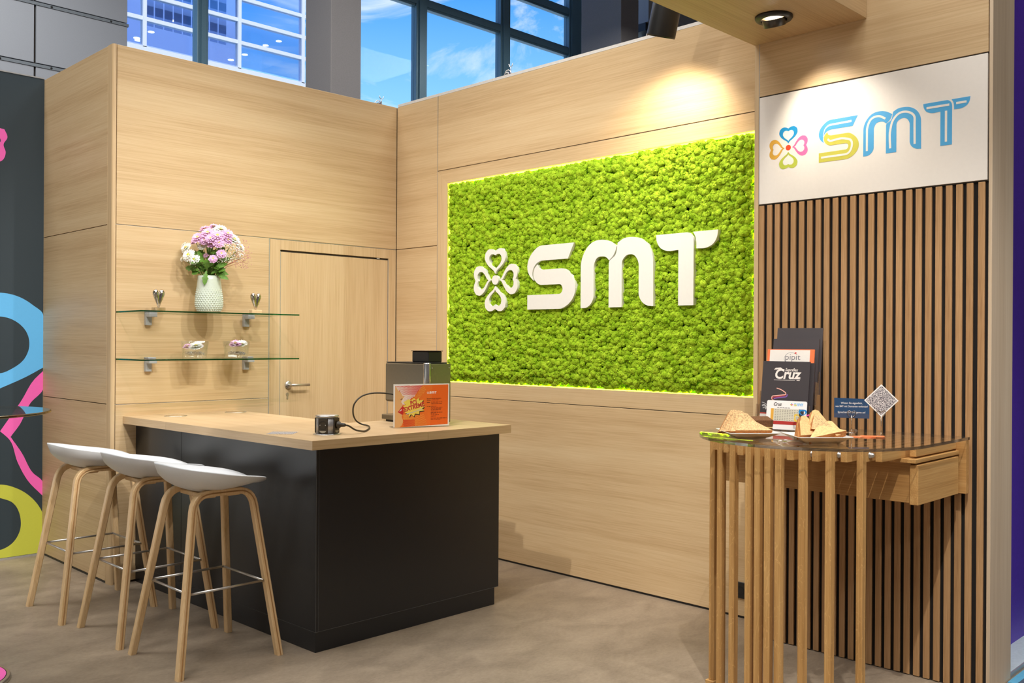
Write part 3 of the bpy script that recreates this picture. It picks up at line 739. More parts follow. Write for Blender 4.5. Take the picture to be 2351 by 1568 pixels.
vert_panel('corner_profile', f_(BC, BR, .001), f_(BC, BR, .0122), .096, ZC, BLACK, .02, ct, .002)
vert_panel('side_panel', f_(BC, BLW, .694), f_(BC, BLW, .0005), .096, ZC, BLACK, .02, ct)
vert_panel('side_panel', BLW, f_(BC, BLW, .6955), .096, ZC, BLACK, .02, ct)
vert_panel('plinth', (2.455, 3.7185), (3.615, 3.7245), 0, .0945, BLACK, .02, ct)
vert_panel('plinth', (2.411, 5.572), (2.4545, 3.7185), 0, .0945, BLACK, .02, ct)
EDG = plain('edge_highlight_grey', srgb(92, 92, 92), .5)  # grey strips paint the highlight on the counter's edges
for q in (.0006, .0126): vert_panel('edge_line', f_(BC, BR, q), f_(BC, BR, q+.0009), .096, ZC, EDG, .003, ct, 0)
vert_panel('edge_line', (2.4535, 3.7158), (3.642, 3.7218), .0945, .0958, EDG, .003, ct, 0)
vert_panel('edge_line', (2.4098, 5.572), (2.4532, 3.716), .0945, .0958, EDG, .003, ct, 0)
box('body', 2.474, 3.625, 3.745, 4.22, .097, ZC, BLACK, ct)
box('body', 2.474, 3.02, 4.22, 5.568, .097, ZC, BLACK, ct)
wt = thing('worktop', 'pale oak worktop lying on the black bar counter', 'worktop', (2.9, 4.5, ZC))
TZ = .992
def slab(pts, mat):
    v, f = prismg([pts], TZ-ZC-.001, Matrix.Translation((0, 0, ZC+.001))); v, f = v, f
    return lay('slab', v, f, mat, wt)
slab([(2.392, 3.658), (3.068, 3.650), (3.068, 4.33), (3.075, 5.035), (2.349, 5.045)], W_TOPX)
slab([(3.0695, 3.650), (3.655, 3.642), (3.655, 4.33), (3.0695, 4.33)], W_TOPX)
slab([(2.349, 5.0465), (3.0745, 5.0365), (3.07, 5.5725), (2.331, 5.5725)], W_TOPX)

vert_panel('edge_band', (2.3925, 3.6572), (3.0675, 3.6492), ZC+.001, TZ, W_X, .0008, wt, 0)
vert_panel('edge_band', (3.07, 3.6492), (3.6545, 3.6413), ZC+.001, TZ, W_X, .0008, wt, 0)
# ================================================================== bar stools
def bentpath(side, cx, cy):
    """one bent leg pair: foot, up, across under the seat, down to the other foot"""
    fa, fb = Vector((cx-.238, cy+side*.236, 0)), Vector((cx+.243, cy+side*.236, 0))
    ta, tb = Vector((cx-.122, cy+side*.128, .762)), Vector((cx+.158, cy+side*.128, .762))
    pts = [fa]
    def corner(p, c, q, r_=.075, n=7):
        a = c+(p-c).normalized()*r_; b_ = c+(q-c).normalized()*r_
        return [a*(1-s)**2+c*2*s*(1-s)+b_*s*s for s in [i/(n-1) for i in range(n)]]
    pts += [fa.lerp(ta, .3), fa.lerp(ta, .6)]+corner(fa, ta, tb)+corner(ta, tb, fb)+[tb.lerp(fb, .4), tb.lerp(fb, .7), fb]
    return pts, side
def barg(pts, w, h, side):
    """rectangular bar: w across the bend plane, h in it"""
    V, F = [], []; N = len(pts); ch = .004
    for i, p in enumerate(pts):
        d_ = (pts[min(i+1, N-1)]-pts[max(i-1, 0)]).normalized()
        if i in (0, N-1): d_ = (pts[1]-pts[0]).normalized() if i == 0 else (pts[-1]-pts[-2]).normalized()
        nrm = Vector((0, 1, 0)); nrm = (nrm-d_*nrm.dot(d_)).normalized(); o_ = d_.cross(nrm)
        sec = [(-w/2+ch, -h/2), (w/2-ch, -h/2), (w/2, -h/2+ch), (w/2, h/2-ch), (w/2-ch, h/2), (-w/2+ch, h/2), (-w/2, h/2-ch), (-w/2, -h/2+ch)]
        for a, c in sec:
            q = p+nrm*a+o_*c
            if i in (0, N-1): q = q-d_*(q.z/d_.z)
            V.append(tuple(q))
    for i in range(N-1):
        for k in range(8): F.append((i*8+k, i*8+(k+1) % 8, (i+1)*8+(k+1) % 8, (i+1)*8+k))
    F.append(tuple(range(8))); F.append(tuple(range((N-1)*8, N*8)))
    return V, F
def shell_pts(cx, cy, off):
    """seat shell: low scoop, high round back towards -x, lip towards +x"""
    NR, NA = 14, 56; V = []
    for i in range(NR+1):
        r_ = i/NR
        for k in range(NA):
            a = 2*PI*k/NA; ca, sa = math.cos(a), math.sin(a)
            ex = 2.5
            rad = 1/((abs(ca)**ex+abs(sa)**ex)**(1/ex))
            hx, hy = (.262 if ca > 0 else .210), .236-.012*max(ca, 0)
            x = hx*rad*ca*r_; y = hy*rad*sa*r_
            back = max(0, -ca); front = max(0, ca)
            rim = .853-.043*ca-.02*front**4*(1-abs(sa))
            pw = 2.3-.3*front
            q_ = (1-front)*(1-max(0, 1-r_**2.1)**.56)+front*r_**1.8
            z = .764+(rim-.764)*q_-.016*(front**3)*max(0, r_-.72)/.28*(1-abs(sa)**2)
            V.append((cx+.002+x, cy+y, z-off*(1 if r_ < .99 else .8)))
    F = []
    for i in range(NR):
        for k in range(NA): F.append((i*NA+k, (i+1)*NA+k, (i+1)*NA+(k+1) % NA, i*NA+(k+1) % NA))
    return V, F, NR, NA
def make_stool(cx, cy, label):
    st = thing('bar_stool', label, 'bar stool', (cx, cy, 0), 'bar stools in front of the counter')
    Vt, Ft, NR, NA = shell_pts(cx, cy, 0); Vb, Fb, _, _ = shell_pts(cx, cy, .009)
    n = len(Vt); F = Ft+[tuple(i+n for i in reversed(q)) for q in Fb]
    for k in range(NA):
        a, c = NR*NA+k, NR*NA+(k+1) % NA
        F.append((a, a+n, c+n, c))
    lay('seat_shell', Vt+Vb, F, WHITEP, st, True)
    for side in (-1, 1):
        pts, sd = bentpath(side, cx, cy)
        v, f = barg(pts, .034, .03, sd); lay('leg_frame', v, f, BENT, st)
        # darker glue line of the laminated bend on the outside of each frame
        v, f = barg([p+Vector((0, side*.0172, 0)) for p in pts[1:-1]], .001, .002, sd); lay('glue_line', v, f, MATS.get('glue_line') or plain('glue_line', srgb(176, 134, 84), .6), st)
        for q in (pts[0], pts[-1]):
            lathe('glide', [(0, -.0), (.011, -.0), (.011, .004), (0, .004)], (q.x, q.y, 0), BLACKP, st, 12)
    for dx in (-.04, .08):
        box('cross_rail', cx+dx-.03, cx+dx+.03, cy-.115, cy+.115, .738, .757, BENT, st, .003)
    # steel foot rest between the legs
    z = .342; s = z/.762
    xa, xb = -.238+(.116)*s+.014, .243-(.085)*s-.014; yy = .236-.108*s
    cor = [(cx+xa, cy-yy, z), (cx+xb, cy-yy, z), (cx+xb, cy+yy, z), (cx+xa, cy+yy, z)]
    for i in range(4): tube('foot_rest', [cor[i], cor[(i+1) % 4]], .0055, STEEL, st, 10)
    return st
st0 = make_stool(2.082, 4.056, 'white shell bar stool with bent oak legs, nearest to the counter corner')
for (x, y), lb in (((2.069, 4.636), 'white shell bar stool with bent oak legs, middle one of three'), ((2.016, 5.216), 'white shell bar stool with bent oak legs beside the printed dark wall')):
    c = copy_tree(st0, None, (x, y, 0)); c['label'] = lb

# ================================================================== glass shelves
def shelf(z, label):
    s = thing('glass_shelf', label, 'shelf', (2.79, YA, z), 'glass shelves on the wooden wall')
    d_ = .345
    v, f = boxg(2.288, 3.318, YA-d_, YA-.001, z, z+.0085)
    lay('glass_plate', v, f, GLASS, s, mats=[GLASS, GLASSE], fmat=[0, 0, 1, 1, 1, 1])
    for x in (2.475, 3.125):
        br = box('shelf_bracket', x-.018, x+.018, YA-.028, YA-.0005, z-.072, z+.0, GREYP, s, .002)
        box('bracket_arm', x-.018, x+.03, YA-.075, YA-.028, z-.022, z-.0005, GREYP, br, .002)
        box('bracket_lip', x-.018, x+.03, YA-.06, YA-.0005, z+.009, z+.014, GREYP, br, .001)
    return s
ZS1, ZS2 = 1.606, 1.327
shelf(ZS1, 'upper glass shelf carrying the flower vase'); shelf(ZS2, 'lower glass shelf carrying two glass bowls')
t1, t2 = ZS1+.009, ZS2+.009

# vase with raised dots
VX, VY = 2.785, 5.40
vz = t1
vprof = [(0, .0), (.058, .0), (.066, .006), (.078, .03), (.0815, .055), (.079, .10), (.0745, .15), (.069, .20), (.067, .225), (.063, .226), (.06, .22), (.066, .15), (.07, .06), (.05, .012), (0, .01)]
va = thing('vase', 'pale celadon ceramic vase with raised dots on the upper shelf', 'vase', (VX, VY, vz))
CEL = plain('celadon_glaze', srgb(206, 216, 202), .18, var=.02)
lathe('vase_body', vprof, (VX, VY, vz), CEL, va, 44)
dots = []; iv, if_ = ico(1); iv = [tuple(q) for q in iv]; if_ = [tuple(int(i) for i in q) for q in if_]
def vr(z): return float(np.interp(z, [.006, .03, .055, .10, .15, .20], [.066, .078, .0815, .079, .0745, .069]))
for j in range(13):
    z = .012+j*.0115
    for k in range(30):
        a = 2*PI*(k+.5*(j % 2))/30; rr = vr(z); s_ = .0052 if j < 9 else .0052-.0009*(j-8)
        dots.append(([(VX+rr*math.cos(a)+p[0]*s_, VY+rr*math.sin(a)+p[1]*s_, vz+z+p[2]*s_) for p in iv], if_))
dv, df = join(dots); dt = lay('raised_dots', dv, df, CEL, va, True); dt['kind'] = 'stuff'

# cut flowers, each one with its own stem
def flower_mesh(name, R_, col, colc, head, tilt, stem_to, label, cat='flower', group=None, double=1, stem=True):
    """daisy-like chrysanthemum: rings of petals, button centre, stem"""
    hx, hy, hz = head
    th = thing(name, label, cat, head, group)
    n_ = Vector(tilt).normalized(); M = n_.to_track_quat('Z', 'Y').to_matrix().to_4x4(); M.translation = Vector(head)
    V, F = [], []
    for ring in range(2+double):
        npet = 17-ring*3; L = R_*(1-.2*ring); lift = .10+.35*ring
        for k in range(npet):
            a = 2*PI*(k+.5*ring)/npet+random.uniform(-.06, .06); w = L*.15; l_ = L*random.uniform(.9, 1.05)
            u_ = Vector((math.cos(a), math.sin(a), 0)); p_ = Vector((-u_.y, u_.x, 0))
            zz = lambda s: R_*(.1*ring)+l_*lift*s*(1.2-.5*s)
            o_ = len(V)
            for s, ww in ((.15, .45), (.6, 1.0), (.92, .75), (1.0, .25)):
                for sg_ in (-1, 1): V.append(tuple(M @ (u_*l_*s+p_*w*ww*sg_+Vector((0, 0, zz(s))))))
            for q in range(3): F.append((o_+2*q, o_+2*q+1, o_+2*q+3, o_+2*q+2))
    lay('petals', V, F, col, th)
    v, f = latheg([(0, R_*.42), (R_*.13, R_*.40), (R_*.24, R_*.3), (R_*.26, R_*.15)], (0, 0, 0), 12)
    lay('flower_centre', [tuple(M @ Vector(p)) for p in v], f, colc, th, True)
    v, f = latheg([(0, -R_*.14), (R_*.2, -R_*.08), (R_*.34, R_*.03), (0, R_*.03)], (0, 0, 0), 10)
    lay('calyx', [tuple(M @ Vector(p)) for p in v], f, GREEN, th, True)
    if stem:
        p0 = Vector(head)-n_*R_*.1; p2 = Vector(stem_to); p1 = p0-n_*.08; p1.z = min(p1.z, p0.z-.02)
        path = [p0*(1-s)**2+p1*2*s*(1-s)+p2*s*s for s in [i/7 for i in range(8)]]
        v, f = tubeg(path, .0022, 6); lay('stem', v, f, GREEN, th, True)
    return th
GREEN = plain('stem_green', srgb(92, 128, 44), .6, var=.2); LEAF = plain('leaf_green', srgb(94, 138, 46), .55, var=.3, bscale=40)
PINK = plain('pink_petal', srgb(228, 178, 218), .6, var=.08, bscale=90); WPET = plain('white_petal', srgb(240, 240, 232), .6, var=.03)
YEL = plain('yellow_centre', srgb(206, 190, 96), .7, var=.15, bscale=300); LIME = plain('lime_centre', srgb(196, 200, 40), .7, var=.15, bscale=300)
# view-independent frame of the bouquet: across along x, towards the room -y
cxv = Vector((.705, -.709, 0)); cdv = Vector((-.709, -.705, 0))         # across / towards the room
def bq(a, d_, h): return Vector((VX, VY, vz+.225))+cxv*a+cdv*d_+Vector((0, 0, h))
PXM = 5.77/2162
fl = [  # across px, height px above the vase rim, depth, radius, colour
 (28, 104, .02, .036, 'w', 'white chrysanthemum at the very top of the bouquet'), (-46, 62, .05, .030, 'w', 'white chrysanthemum at the left edge of the bouquet'), (-55, 70, .0, .026, 'w', 'white chrysanthemum behind the left edge of the bouquet'),
 (-36, 44, .08, .034, 'w2', 'white chrysanthemum with lime centre, low on the left'), (-22, 34, .09, .028, 'w2', 'white chrysanthemum with lime centre nearest the vase rim'), (58, 82, .02, .034, 'w', 'white chrysanthemum at the right of the bouquet'),
 (70, 66, .0, .026, 'w', 'white chrysanthemum behind the baby breath'), (-10, 66, .05, .024, 'w', 'white chrysanthemum tucked under the pink ones'), (-56, 38, .03, .018, 'w', 'small white chrysanthemum lowest at the left'),
 (-18, 84, .06, .034, 'p', 'pink chrysanthemum facing the room, left of centre'), (4, 95, .06, .034, 'p', 'pink chrysanthemum facing the room, upper centre'), (14, 82, .09, .028, 'p', 'pink chrysanthemum in the middle of the bouquet'),
 (28, 88, .08, .036, 'p', 'largest pink chrysanthemum facing the room'), (46, 94, .04, .032, 'p', 'pink chrysanthemum at the upper right'), (-10, 106, .0, .030, 'p', 'pink chrysanthemum at the upper left'),
 (10, 112, .0, .026, 'p', 'pink chrysanthemum next to the topmost white one'), (32, 72, .09, .028, 'p', 'pink chrysanthemum under the largest pink one'), (14, 70, .07, .024, 'p', 'pink chrysanthemum just above the leaves'),
 (48, 80, .05, .026, 'p', 'pink chrysanthemum beside the right white one'), (-2, 78, .07, .026, 'p', 'pink chrysanthemum between two larger pink ones'), (38, 48, .09, .024, 'p', 'small pink chrysanthemum among the baby breath'), (21, 36, .10, .022, 'p', 'small pink chrysanthemum lowest in the bouquet'),
 (-30, 78, .02, .026, 'p', 'pink chrysanthemum behind the left white ones'), (-4, 46, .03, .014, 'p', 'pink chrysanthemum bud between the stems')]
for a, h, d_, R_, c, lb in fl:
    R_ *= 1.32
    hd_ = bq(a*PXM, d_, h*PXM); tl = cxv*(a*.012)+cdv*(.35+d_*8)+Vector((0, 0, .25+h*.006))
    st_ = bq(a*PXM*.2, d_*.25, -.02)
    flower_mesh('chrysanthemum', R_, PINK if c == 'p' else WPET, LIME if c == 'w2' else YEL, tuple(hd_), tl, tuple(st_), lb, group='cut flowers in the vase')
# lobed leaves
def leafg(base, d_, up_, L, w):
    d_ = Vector(d_).normalized(); s_ = d_.cross(Vector(up_)).normalized(); n_ = s_.cross(d_)
    prof = [(0, .02), (.15, .30), (.25, .2), (.4, .62), (.5, .42), (.62, .85), (.72, .5), (.85, .5), (1.0, .04)]
    V, F = [], []
    for s, ww in prof:
        c = Vector(base)+d_*L*s-n_*L*.35*s*s
        V += [tuple(c+s_*w*ww+n_*w*.3*ww), tuple(c), tuple(c-s_*w*ww+n_*w*.3*ww)]
    for i in range(len(prof)-1):
        o_ = i*3; F += [(o_, o_+1, o_+4, o_+3), (o_+1, o_+2, o_+5, o_+4)]
    return V, F
rl_ = random.Random(5)
for i in range(44):
    if i == 0: base, dr, L, w = bq(.004, .062, .03), cdv*.6+Vector((0, 0, -.9)), .085, .02
    elif i == 1: base, dr, L, w = bq(.0, .05, .035), cdv*.5+cxv*.2+Vector((0, 0, .5)), .07, .026
    else:
        a = rl_.uniform(-40, 44); h = rl_.uniform(2, 52); base = bq(a*.5*PXM, rl_.uniform(-.02, .06), h*PXM)
        dr = cxv*(a/34)+cdv*rl_.uniform(-.1, .7)+Vector((0, 0, rl_.uniform(-.35, .6))); L, w = rl_.uniform(.045, .085), rl_.uniform(.014, .024)
    v, f = leafg(base, dr, cdv+Vector((0, 0, rl_.uniform(.1, .9)))+cxv*rl_.uniform(-.4, .4), L*1.05, w*1.25)
    lf_ = lay('chrysanthemum_leaf', v, f, LEAF, None, True)
    tag(lf_, 'lobed green leaf hanging down over the front of the vase' if i == 0 else 'broad green leaf standing just above the vase rim' if i == 1 else 'lobed green leaf among the bouquet stems', 'leaf', 'leaves of the bouquet')
for i in range(14):
    a = rl_.uniform(-24, 26); p0 = bq(a*.35*PXM, .01, -.03); p1 = bq(a*1.3*PXM, rl_.uniform(.0, .06), rl_.uniform(30, 62)*PXM)
    o_ = tube('green_stem', [p0, p0.lerp(p1, .5)+Vector((0, 0, .01)), p1], .0026, GREEN, None, 6)
    tag(o_, 'bare green stem rising out of the vase', 'stem', 'bare stems in the vase')
# sprays of tiny blossom
def spray(label, a0, a1, h0, h1, n, colr, rr, seed, stemc):
    rs = random.Random(seed); th = thing('blossom_spray', label, 'flower', tuple(bq((a0+a1)/2*PXM, .04, (h0+h1)/2*PXM)), 'cut flowers in the vase')
    parts, tw = [], []; org_ = bq(.015, .01, .0)
    hubs = [bq((a0+(a1-a0)*k_)*PXM*.8, .03+.02*k_, (h0+(h1-h0)*(.25+.3*(k_ % .5)))*PXM) for k_ in (.05, .2, .35, .5, .62, .75, .88, 1.0)]
    for hb_ in hubs: tw.append(tubeg([org_, org_.lerp(hb_, .5)+Vector((0, 0, .012)), hb_], .0013, 5))
    for i in range(n):
        while True:
            u_, v_ = rs.uniform(-1, 1), rs.uniform(-1, 1)
            if u_*u_+v_*v_ < 1: break
        p = bq(((a0+a1)/2+u_*(a1-a0)/2)*PXM, .045+rs.uniform(-.05, .05), ((h0+h1)/2+v_*(h1-h0)/2)*PXM)
        s_ = rr*rs.uniform(.7, 1.3); parts.append(([(p.x+q[0]*s_, p.y+q[1]*s_, p.z+q[2]*s_) for q in iv], if_))
        hb_ = min(hubs, key=lambda q: (q-p).length)
        if i % 3 == 0 and (hb_-p).length < .055: tw.append(tubeg([hb_, hb_.lerp(p, .6)+Vector((0, 0, -.004)), p], .0005, 4))
    v, f = join(parts); o_ = lay('tiny_blossoms', v, f, colr, th, True); o_['kind'] = 'stuff'
    v, f = join(tw); o_ = lay('twigs', v, f, stemc, th, True); o_['kind'] = 'stuff'
spray('spray of tiny white baby breath right of the leaves', 26, 84, 30, 70, 190, WPET, .0034, 1, GREEN)
spray('small spray of white baby breath above the vase rim', 18, 50, 28, 48, 70, WPET, .0034, 2, GREEN)
spray('pink misty spray at the far right of the bouquet', 56, 102, 14, 84, 190, plain('dusty_pink', srgb(206, 142, 150), .7), .0024, 3, plain('twig_brown', srgb(168, 112, 84), .7))

# heart ornaments
def heart_orn(px, py, label, bmat, turn):
    th = thing('heart_ornament', label, 'ornament', (px, py, t1), 'heart ornaments on the upper shelf')
    box('base_block', px-.038, px+.038, py-.017, py+.017, t1, t1+.024, bmat, th, .003, M=rotM((px, py, 0), 0, 0, turn) @ Matrix.Translation((-px, -py, 0)))
    R4 = rotM((px, py, t1+.022), 0, 0, turn)
    for sgn in (-1, 1):
        path = [(sgn*.001, 0, .0), (sgn*.0045, 0, .028), (sgn*.0115, 0, .056), (sgn*.0185, 0, .080), (sgn*.0195, 0, .093), (sgn*.018, 0, .103), (sgn*.016, 0, .108)]
        v, f = tubeg([R4 @ Vector(q) for q in path], [.0035, .0095, .0150, .0182, .0172, .0115, .004], 16)
        lay('heart_lobe', v, f, CHROME, th, True)
    return th
CLEARB = glassy('clear_acrylic_block', (.86, .84, .8), .1)
heart_orn(2.475, 5.42, 'polished metal heart on a clear block, left end of the upper shelf', CLEARB, .15)
heart_orn(3.075, 5.35, 'polished metal heart on a pale wooden block right of the vase', plain('pale_wood_block', srgb(220, 190, 146), .6), .1)

# glass bowls with floating flowers
def bowl(px, py, label, flw):
    b_ = thing('glass_bowl', label, 'bowl', (px, py, t2), 'glass bowls on the lower shelf')
    n = 4; H_ = .105
    prof = [(.058, 0), (.071, .105), (.067, .105), (.056, .016), (0, .016)]
    def sq(prof_, nm, mat):
        V, F = [], []; N = 36
        for i in range(N):
            a = 2*PI*i/N; ca, sa = math.cos(a), math.sin(a); rad = 1/((abs(ca)**5+abs(sa)**5)**(1/5))
            for (r_, z_) in prof_: V.append((px+r_*rad*ca, py+r_*rad*sa, t2+z_))
        k_ = len(prof_)
        for i in range(N):
            for j in range(k_-1): F.append((i*k_+j, ((i+1) % N)*k_+j, ((i+1) % N)*k_+j+1, i*k_+j+1))
        return lay(nm, V, F, mat, b_, True)
    sq([(0, 0)]+prof, 'bowl_glass', MATS['bowl_glass'])
    lv = flw[0][3]
    sq([(0, lv), (.055+.013*lv/.1, lv)], 'water_surface', MATS['bowl_water'])
    prs = []
    rb = random.Random(int(px*1000))
    for i in range(120):
        s_ = .0045*rb.uniform(.8, 1.2); cx_, cy_, cz_ = px+rb.uniform(-.048, .048), py+rb.uniform(-.048, .048), t2+.022+rb.uniform(0, .016)
        prs.append(([(cx_+q[0]*s_, cy_+q[1]*s_, cz_+q[2]*s_) for q in iv], if_))
    v, f = join(prs); o_ = lay('gel_beads', v, f, MATS['gel_bead'], b_, True); o_['kind'] = 'stuff'
    for dx, dy, c, lv, R_, lb in flw:
        flower_mesh('floating_flower', R_, PINK if c == 'p' else WPET, YEL, (px+dx, py+dy, t2+lv+.006), tuple(cdv*.45+Vector((0, 0, 1))), (px, py, t2), lb, group='flowers floating in the bowls', stem=False)
glassy('bowl_glass', (.95, .965, .96), .06); glassy('bowl_water', (.97, .98, .97), 0.0, .3, (.2, .2, .2)); plain('gel_bead', srgb(226, 220, 212), .1)
bowl(2.70, 5.415, 'clear square glass bowl, left one on the lower shelf', [(-.005, -.03, 'w', .062, .046, 'white flower floating in the left glass bowl'), (.03, .015, 'p', .062, .034, 'pink flower at the right of the left glass bowl'), (-.035, .02, 'p', .062, .03, 'pink flower at the left rim of the left glass bowl')])
bowl(2.97, 5.40, 'clear square glass bowl, right one on the lower shelf', [(-.015, -.015, 'p', .078, .042, 'pink flower floating in the right glass bowl'), (.03, -.01, 'w', .078, .042, 'white flower floating in the right glass bowl')])

# ================================================================== things on the counter
# pop-up power socket
PX, PY = 2.625, 3.885
ps = thing('popup_socket', 'round pop-up power socket standing out of the worktop corner', 'power socket', (PX, PY, TZ))
lathe('flange', [(0, .0), (.068, .0), (.068, .002), (.062, .0035), (0, .0035)], (PX, PY, TZ), STEEL, ps, 40)
lathe('column', [(.0, .003), (.0525, .003), (.0525, .083), (0, .083)], (PX, PY, TZ), plain('silver_column', srgb(170, 170, 172), .4, .7), ps, 48)
lathe('lid', [(0, .084), (.056, .084), (.057, .087), (.056, .092), (.05, .094), (0, .094)], (PX, PY, TZ), STEEL, ps, 48)
OLIVE = plain('bronze_black_plastic', srgb(52, 44, 30), .45)
for ang in (-146, -64, 26, 116):
    a = math.radians(ang); n_ = Vector((math.cos(a), math.sin(a), 0)); rgt = Vector((-n_.y, n_.x, 0))
    M = frameM((PX+n_.x*.047, PY+n_.y*.047, TZ+.006), rgt)
    so = box('socket_outlet', -.0235, .0235, 0, .074, 0, .008, OLIVE, ps, .001, M=M)
    Mw = M @ Matrix.Translation((0, .041, .0082))
    lathe('socket_well', [(.0205, .001), (.0195, .0015), (.018, -.006), (0, -.006)], (0, 0, 0), BLACKP, so, 26, M=Mw)
    for sx in (-.014, .014): lathe('earth_pin', [(0, .0006), (.0022, .0004), (.0024, -.002)], (0, 0, 0), STEEL, so, 8, M=Mw @ Matrix.Translation((sx, 0, .001)))
    for sx, sy in ((-.006, -.006), (.006, .006)): lathe('pin_hole', [(0, .0), (.003, .0)], (0, 0, 0), MATS['socket_black'], so, 8, M=Mw @ Matrix.Translation((sx, sy, -.0055)))
    prism('rating_label', [[(-.018, 0), (-.012, -.008), (0, -.011), (.012, -.008), (.018, 0)]], .0004, M @ Matrix.Translation((0, .014, .0082)), ink(170, 165, 150), so)
# plugged-in power lead of the coffee machine
a = math.radians(-64); n_ = Vector((math.cos(a), math.sin(a), 0)); pc = Vector((PX, PY, TZ+.047))+n_*.056
pw = thing('power_cable', 'black power cable running from the pop-up socket behind the orange sign', 'cable', (2.8, 3.93, TZ))
lathe('plug', [(0, -.004), (.0175, -.004), (.0175, .012), (.011, .018), (.009, .04), (.006, .046), (0, .046)], (0, 0, 0), OLIVE, pw, 18, M=Matrix.Translation(pc) @ n_.to_track_quat('Z', 'Y').to_matrix().to_4x4())
e0 = pc+n_*.045
cpts = [e0, e0+n_*.012+Vector((.012, .004, -.006)), Vector((2.735, 3.80, TZ+.018)), Vector((2.81, 3.835, TZ+.005)), Vector((2.87, 3.89, TZ+.0045)), Vector((2.93, 3.955, TZ+.004)), Vector((2.985, 4.03, TZ+.006)), Vector((3.0, 4.075, TZ+.008)), Vector((2.985, 4.10, TZ+.014)), Vector((2.95, 4.10, TZ+.035)), Vector((2.925, 4.09, TZ+.075)), Vector((2.93, 4.085, TZ+.125)), Vector((2.975, 4.075, TZ+.165)), Vector((3.06, 4.06, TZ+.178)), Vector((3.18, 4.04, TZ+.16)), Vector((3.275, 4.0, TZ+.10))]
def spline3(P, n=6):
    out = []
    for i in range(len(P)-1):
        p0, p1, p2, p3 = P[max(i-1, 0)], P[i], P[i+1], P[min(i+2, len(P)-1)]
        for k in range(n):
            s = k/n
            out.append(.5*((2*p1)+(p2-p0)*s+(2*p0-5*p1+4*p2-p3)*s*s+(3*p1-p0-3*p2+p3)*s**3))
    return out+[P[-1]]
tube('lead', spline3(cpts), .0042, OLIVE, pw, 8)

# flush cable lids and a printed sticker lying on the worktop
for (x, y, lb) in ((2.575, 5.40, 'flush round steel socket in the worktop near the left wall edge'), (2.99, 5.44, 'flush round socket in the worktop below the glass shelves')):
    o_ = thing('flush_socket', lb, 'socket', (x, y, TZ), 'flush lids in the worktop')
    lathe('ring', [(.056, .0), (.066, .0), (.066, .002), (.056, .0025)], (x, y, TZ), STEEL, o_, 40)
    lathe('lid_plate', [(0, .0015), (.055, .0015), (.0555, 0)], (x, y, TZ), W_TOPX, o_, 36)
m, t, b = newmat('speckled_print'); SPK = m
tcn = t.nodes.new('ShaderNodeTexCoord'); n1 = t.nodes.new('ShaderNodeTexNoise'); n1.inputs['Scale'].default_value = 420; n1.inputs['Detail'].default_value = 1
t.links.new(tcn.outputs['Object'], n1.inputs['Vector']); r = t.nodes.new('ShaderNodeValToRGB')
r.color_ramp.elements[0].position = .48; r.color_ramp.elements[0].color = srgb(66, 60, 70); r.color_ramp.elements[1].position = .54; r.color_ramp.elements[1].color = srgb(226, 220, 216)
t.links.new(n1.outputs['Fac'], r.inputs[0]); t.links.new(r.outputs[0], b.inputs['Base Color']); b.inputs['Roughness'].default_value = .6
o_ = prism('paper_sticker', [[(-.065, -.065), (.065, -.065), (.065, .065), (-.065, .065)]], .0008, Matrix.Translation((2.49, 4.07, TZ)) @ Matrix.Rotation(.78, 4, 'Z'), SPK)
tag(o_, 'square grey speckled paper sticker lying on the worktop edge', 'sticker')

# coffee machine
cmx, cmy = 3.27, 3.90
cm = thing('coffee_machine', 'grey coffee machine with dark water tank behind the orange sign', 'coffee machine', (cmx+.085, cmy+.2, TZ))
GM1 = plain('warm_grey_metal', srgb(132, 124, 108), .28, .75, var=.02); GMS = plain('silver_edge', srgb(190, 190, 190), .22, .9)  # warm tone includes the brownish reflection on the left face
v, f = bevelled(*boxg(cmx+.002, cmx+.172, cmy+.012, cmy+.372, TZ+.115, TZ+.335), .012, 3); lay('head', v, f, GM1, cm)
box('rear_body', cmx+.006, cmx+.17, cmy+.012, cmy+.2, TZ+.012, TZ+.116, GM1, cm, .004)
box('top_plate', cmx+.006, cmx+.168, cmy+.016, cmy+.366, TZ+.3352, TZ+.339, BLACKP, cm, .001)
lathe('corner_edge', [(0, 0), (.021, 0), (.021, .325), (.019, .33), (0, .33)], (cmx+.012, cmy+.014, TZ+.008), GMS, cm, 24)
box('rear_panel', cmx+.022, cmx+.17, cmy, cmy+.0115, TZ+.012, TZ+.333, plain('green_reflection_grey', srgb(128, 128, 112), .25, .7), cm, .002)  # greenish reflection put into the panel's colour
for sx in (.035, .158): lathe('screw', [(0, .002), (.003, .002), (.003, 0)], (0, 0, 0), STEEL, cm, 8, M=frameM((cmx+sx, cmy, TZ+.31), (1, 0, 0)))
SMOK = glassy('smoked_tank', (.05, .05, .05), .08)
wtk = box('water_tank', cmx+.05, cmx+.15, cmy+.05, cmy+.19, TZ+.3395, TZ+.40, BLACKP, cm, .004)
box('tank_rim', cmx+.046, cmx+.154, cmy+.046, cmy+.194, TZ+.40, TZ+.404, plain('dark_brown_rim', srgb(46, 30, 22), .4), wtk, .001)
box('column', cmx+.02, cmx+.15, cmy+.235, cmy+.255, TZ+.035, TZ+.116, BLACKP, cm, .002)
box('spout', cmx+.06, cmx+.11, cmy+.31, cmy+.345, TZ+.09, TZ+.116, BLACKP, cm, .004)
box('drip_tray', cmx+.01, cmx+.165, cmy+.2, cmy+.412, TZ+.012, TZ+.04, GM1, cm, .003)
box('tray_foot', cmx+.025, cmx+.15, cmy+.03, cmy+.39, TZ, TZ+.0125, BLACKP, cm)

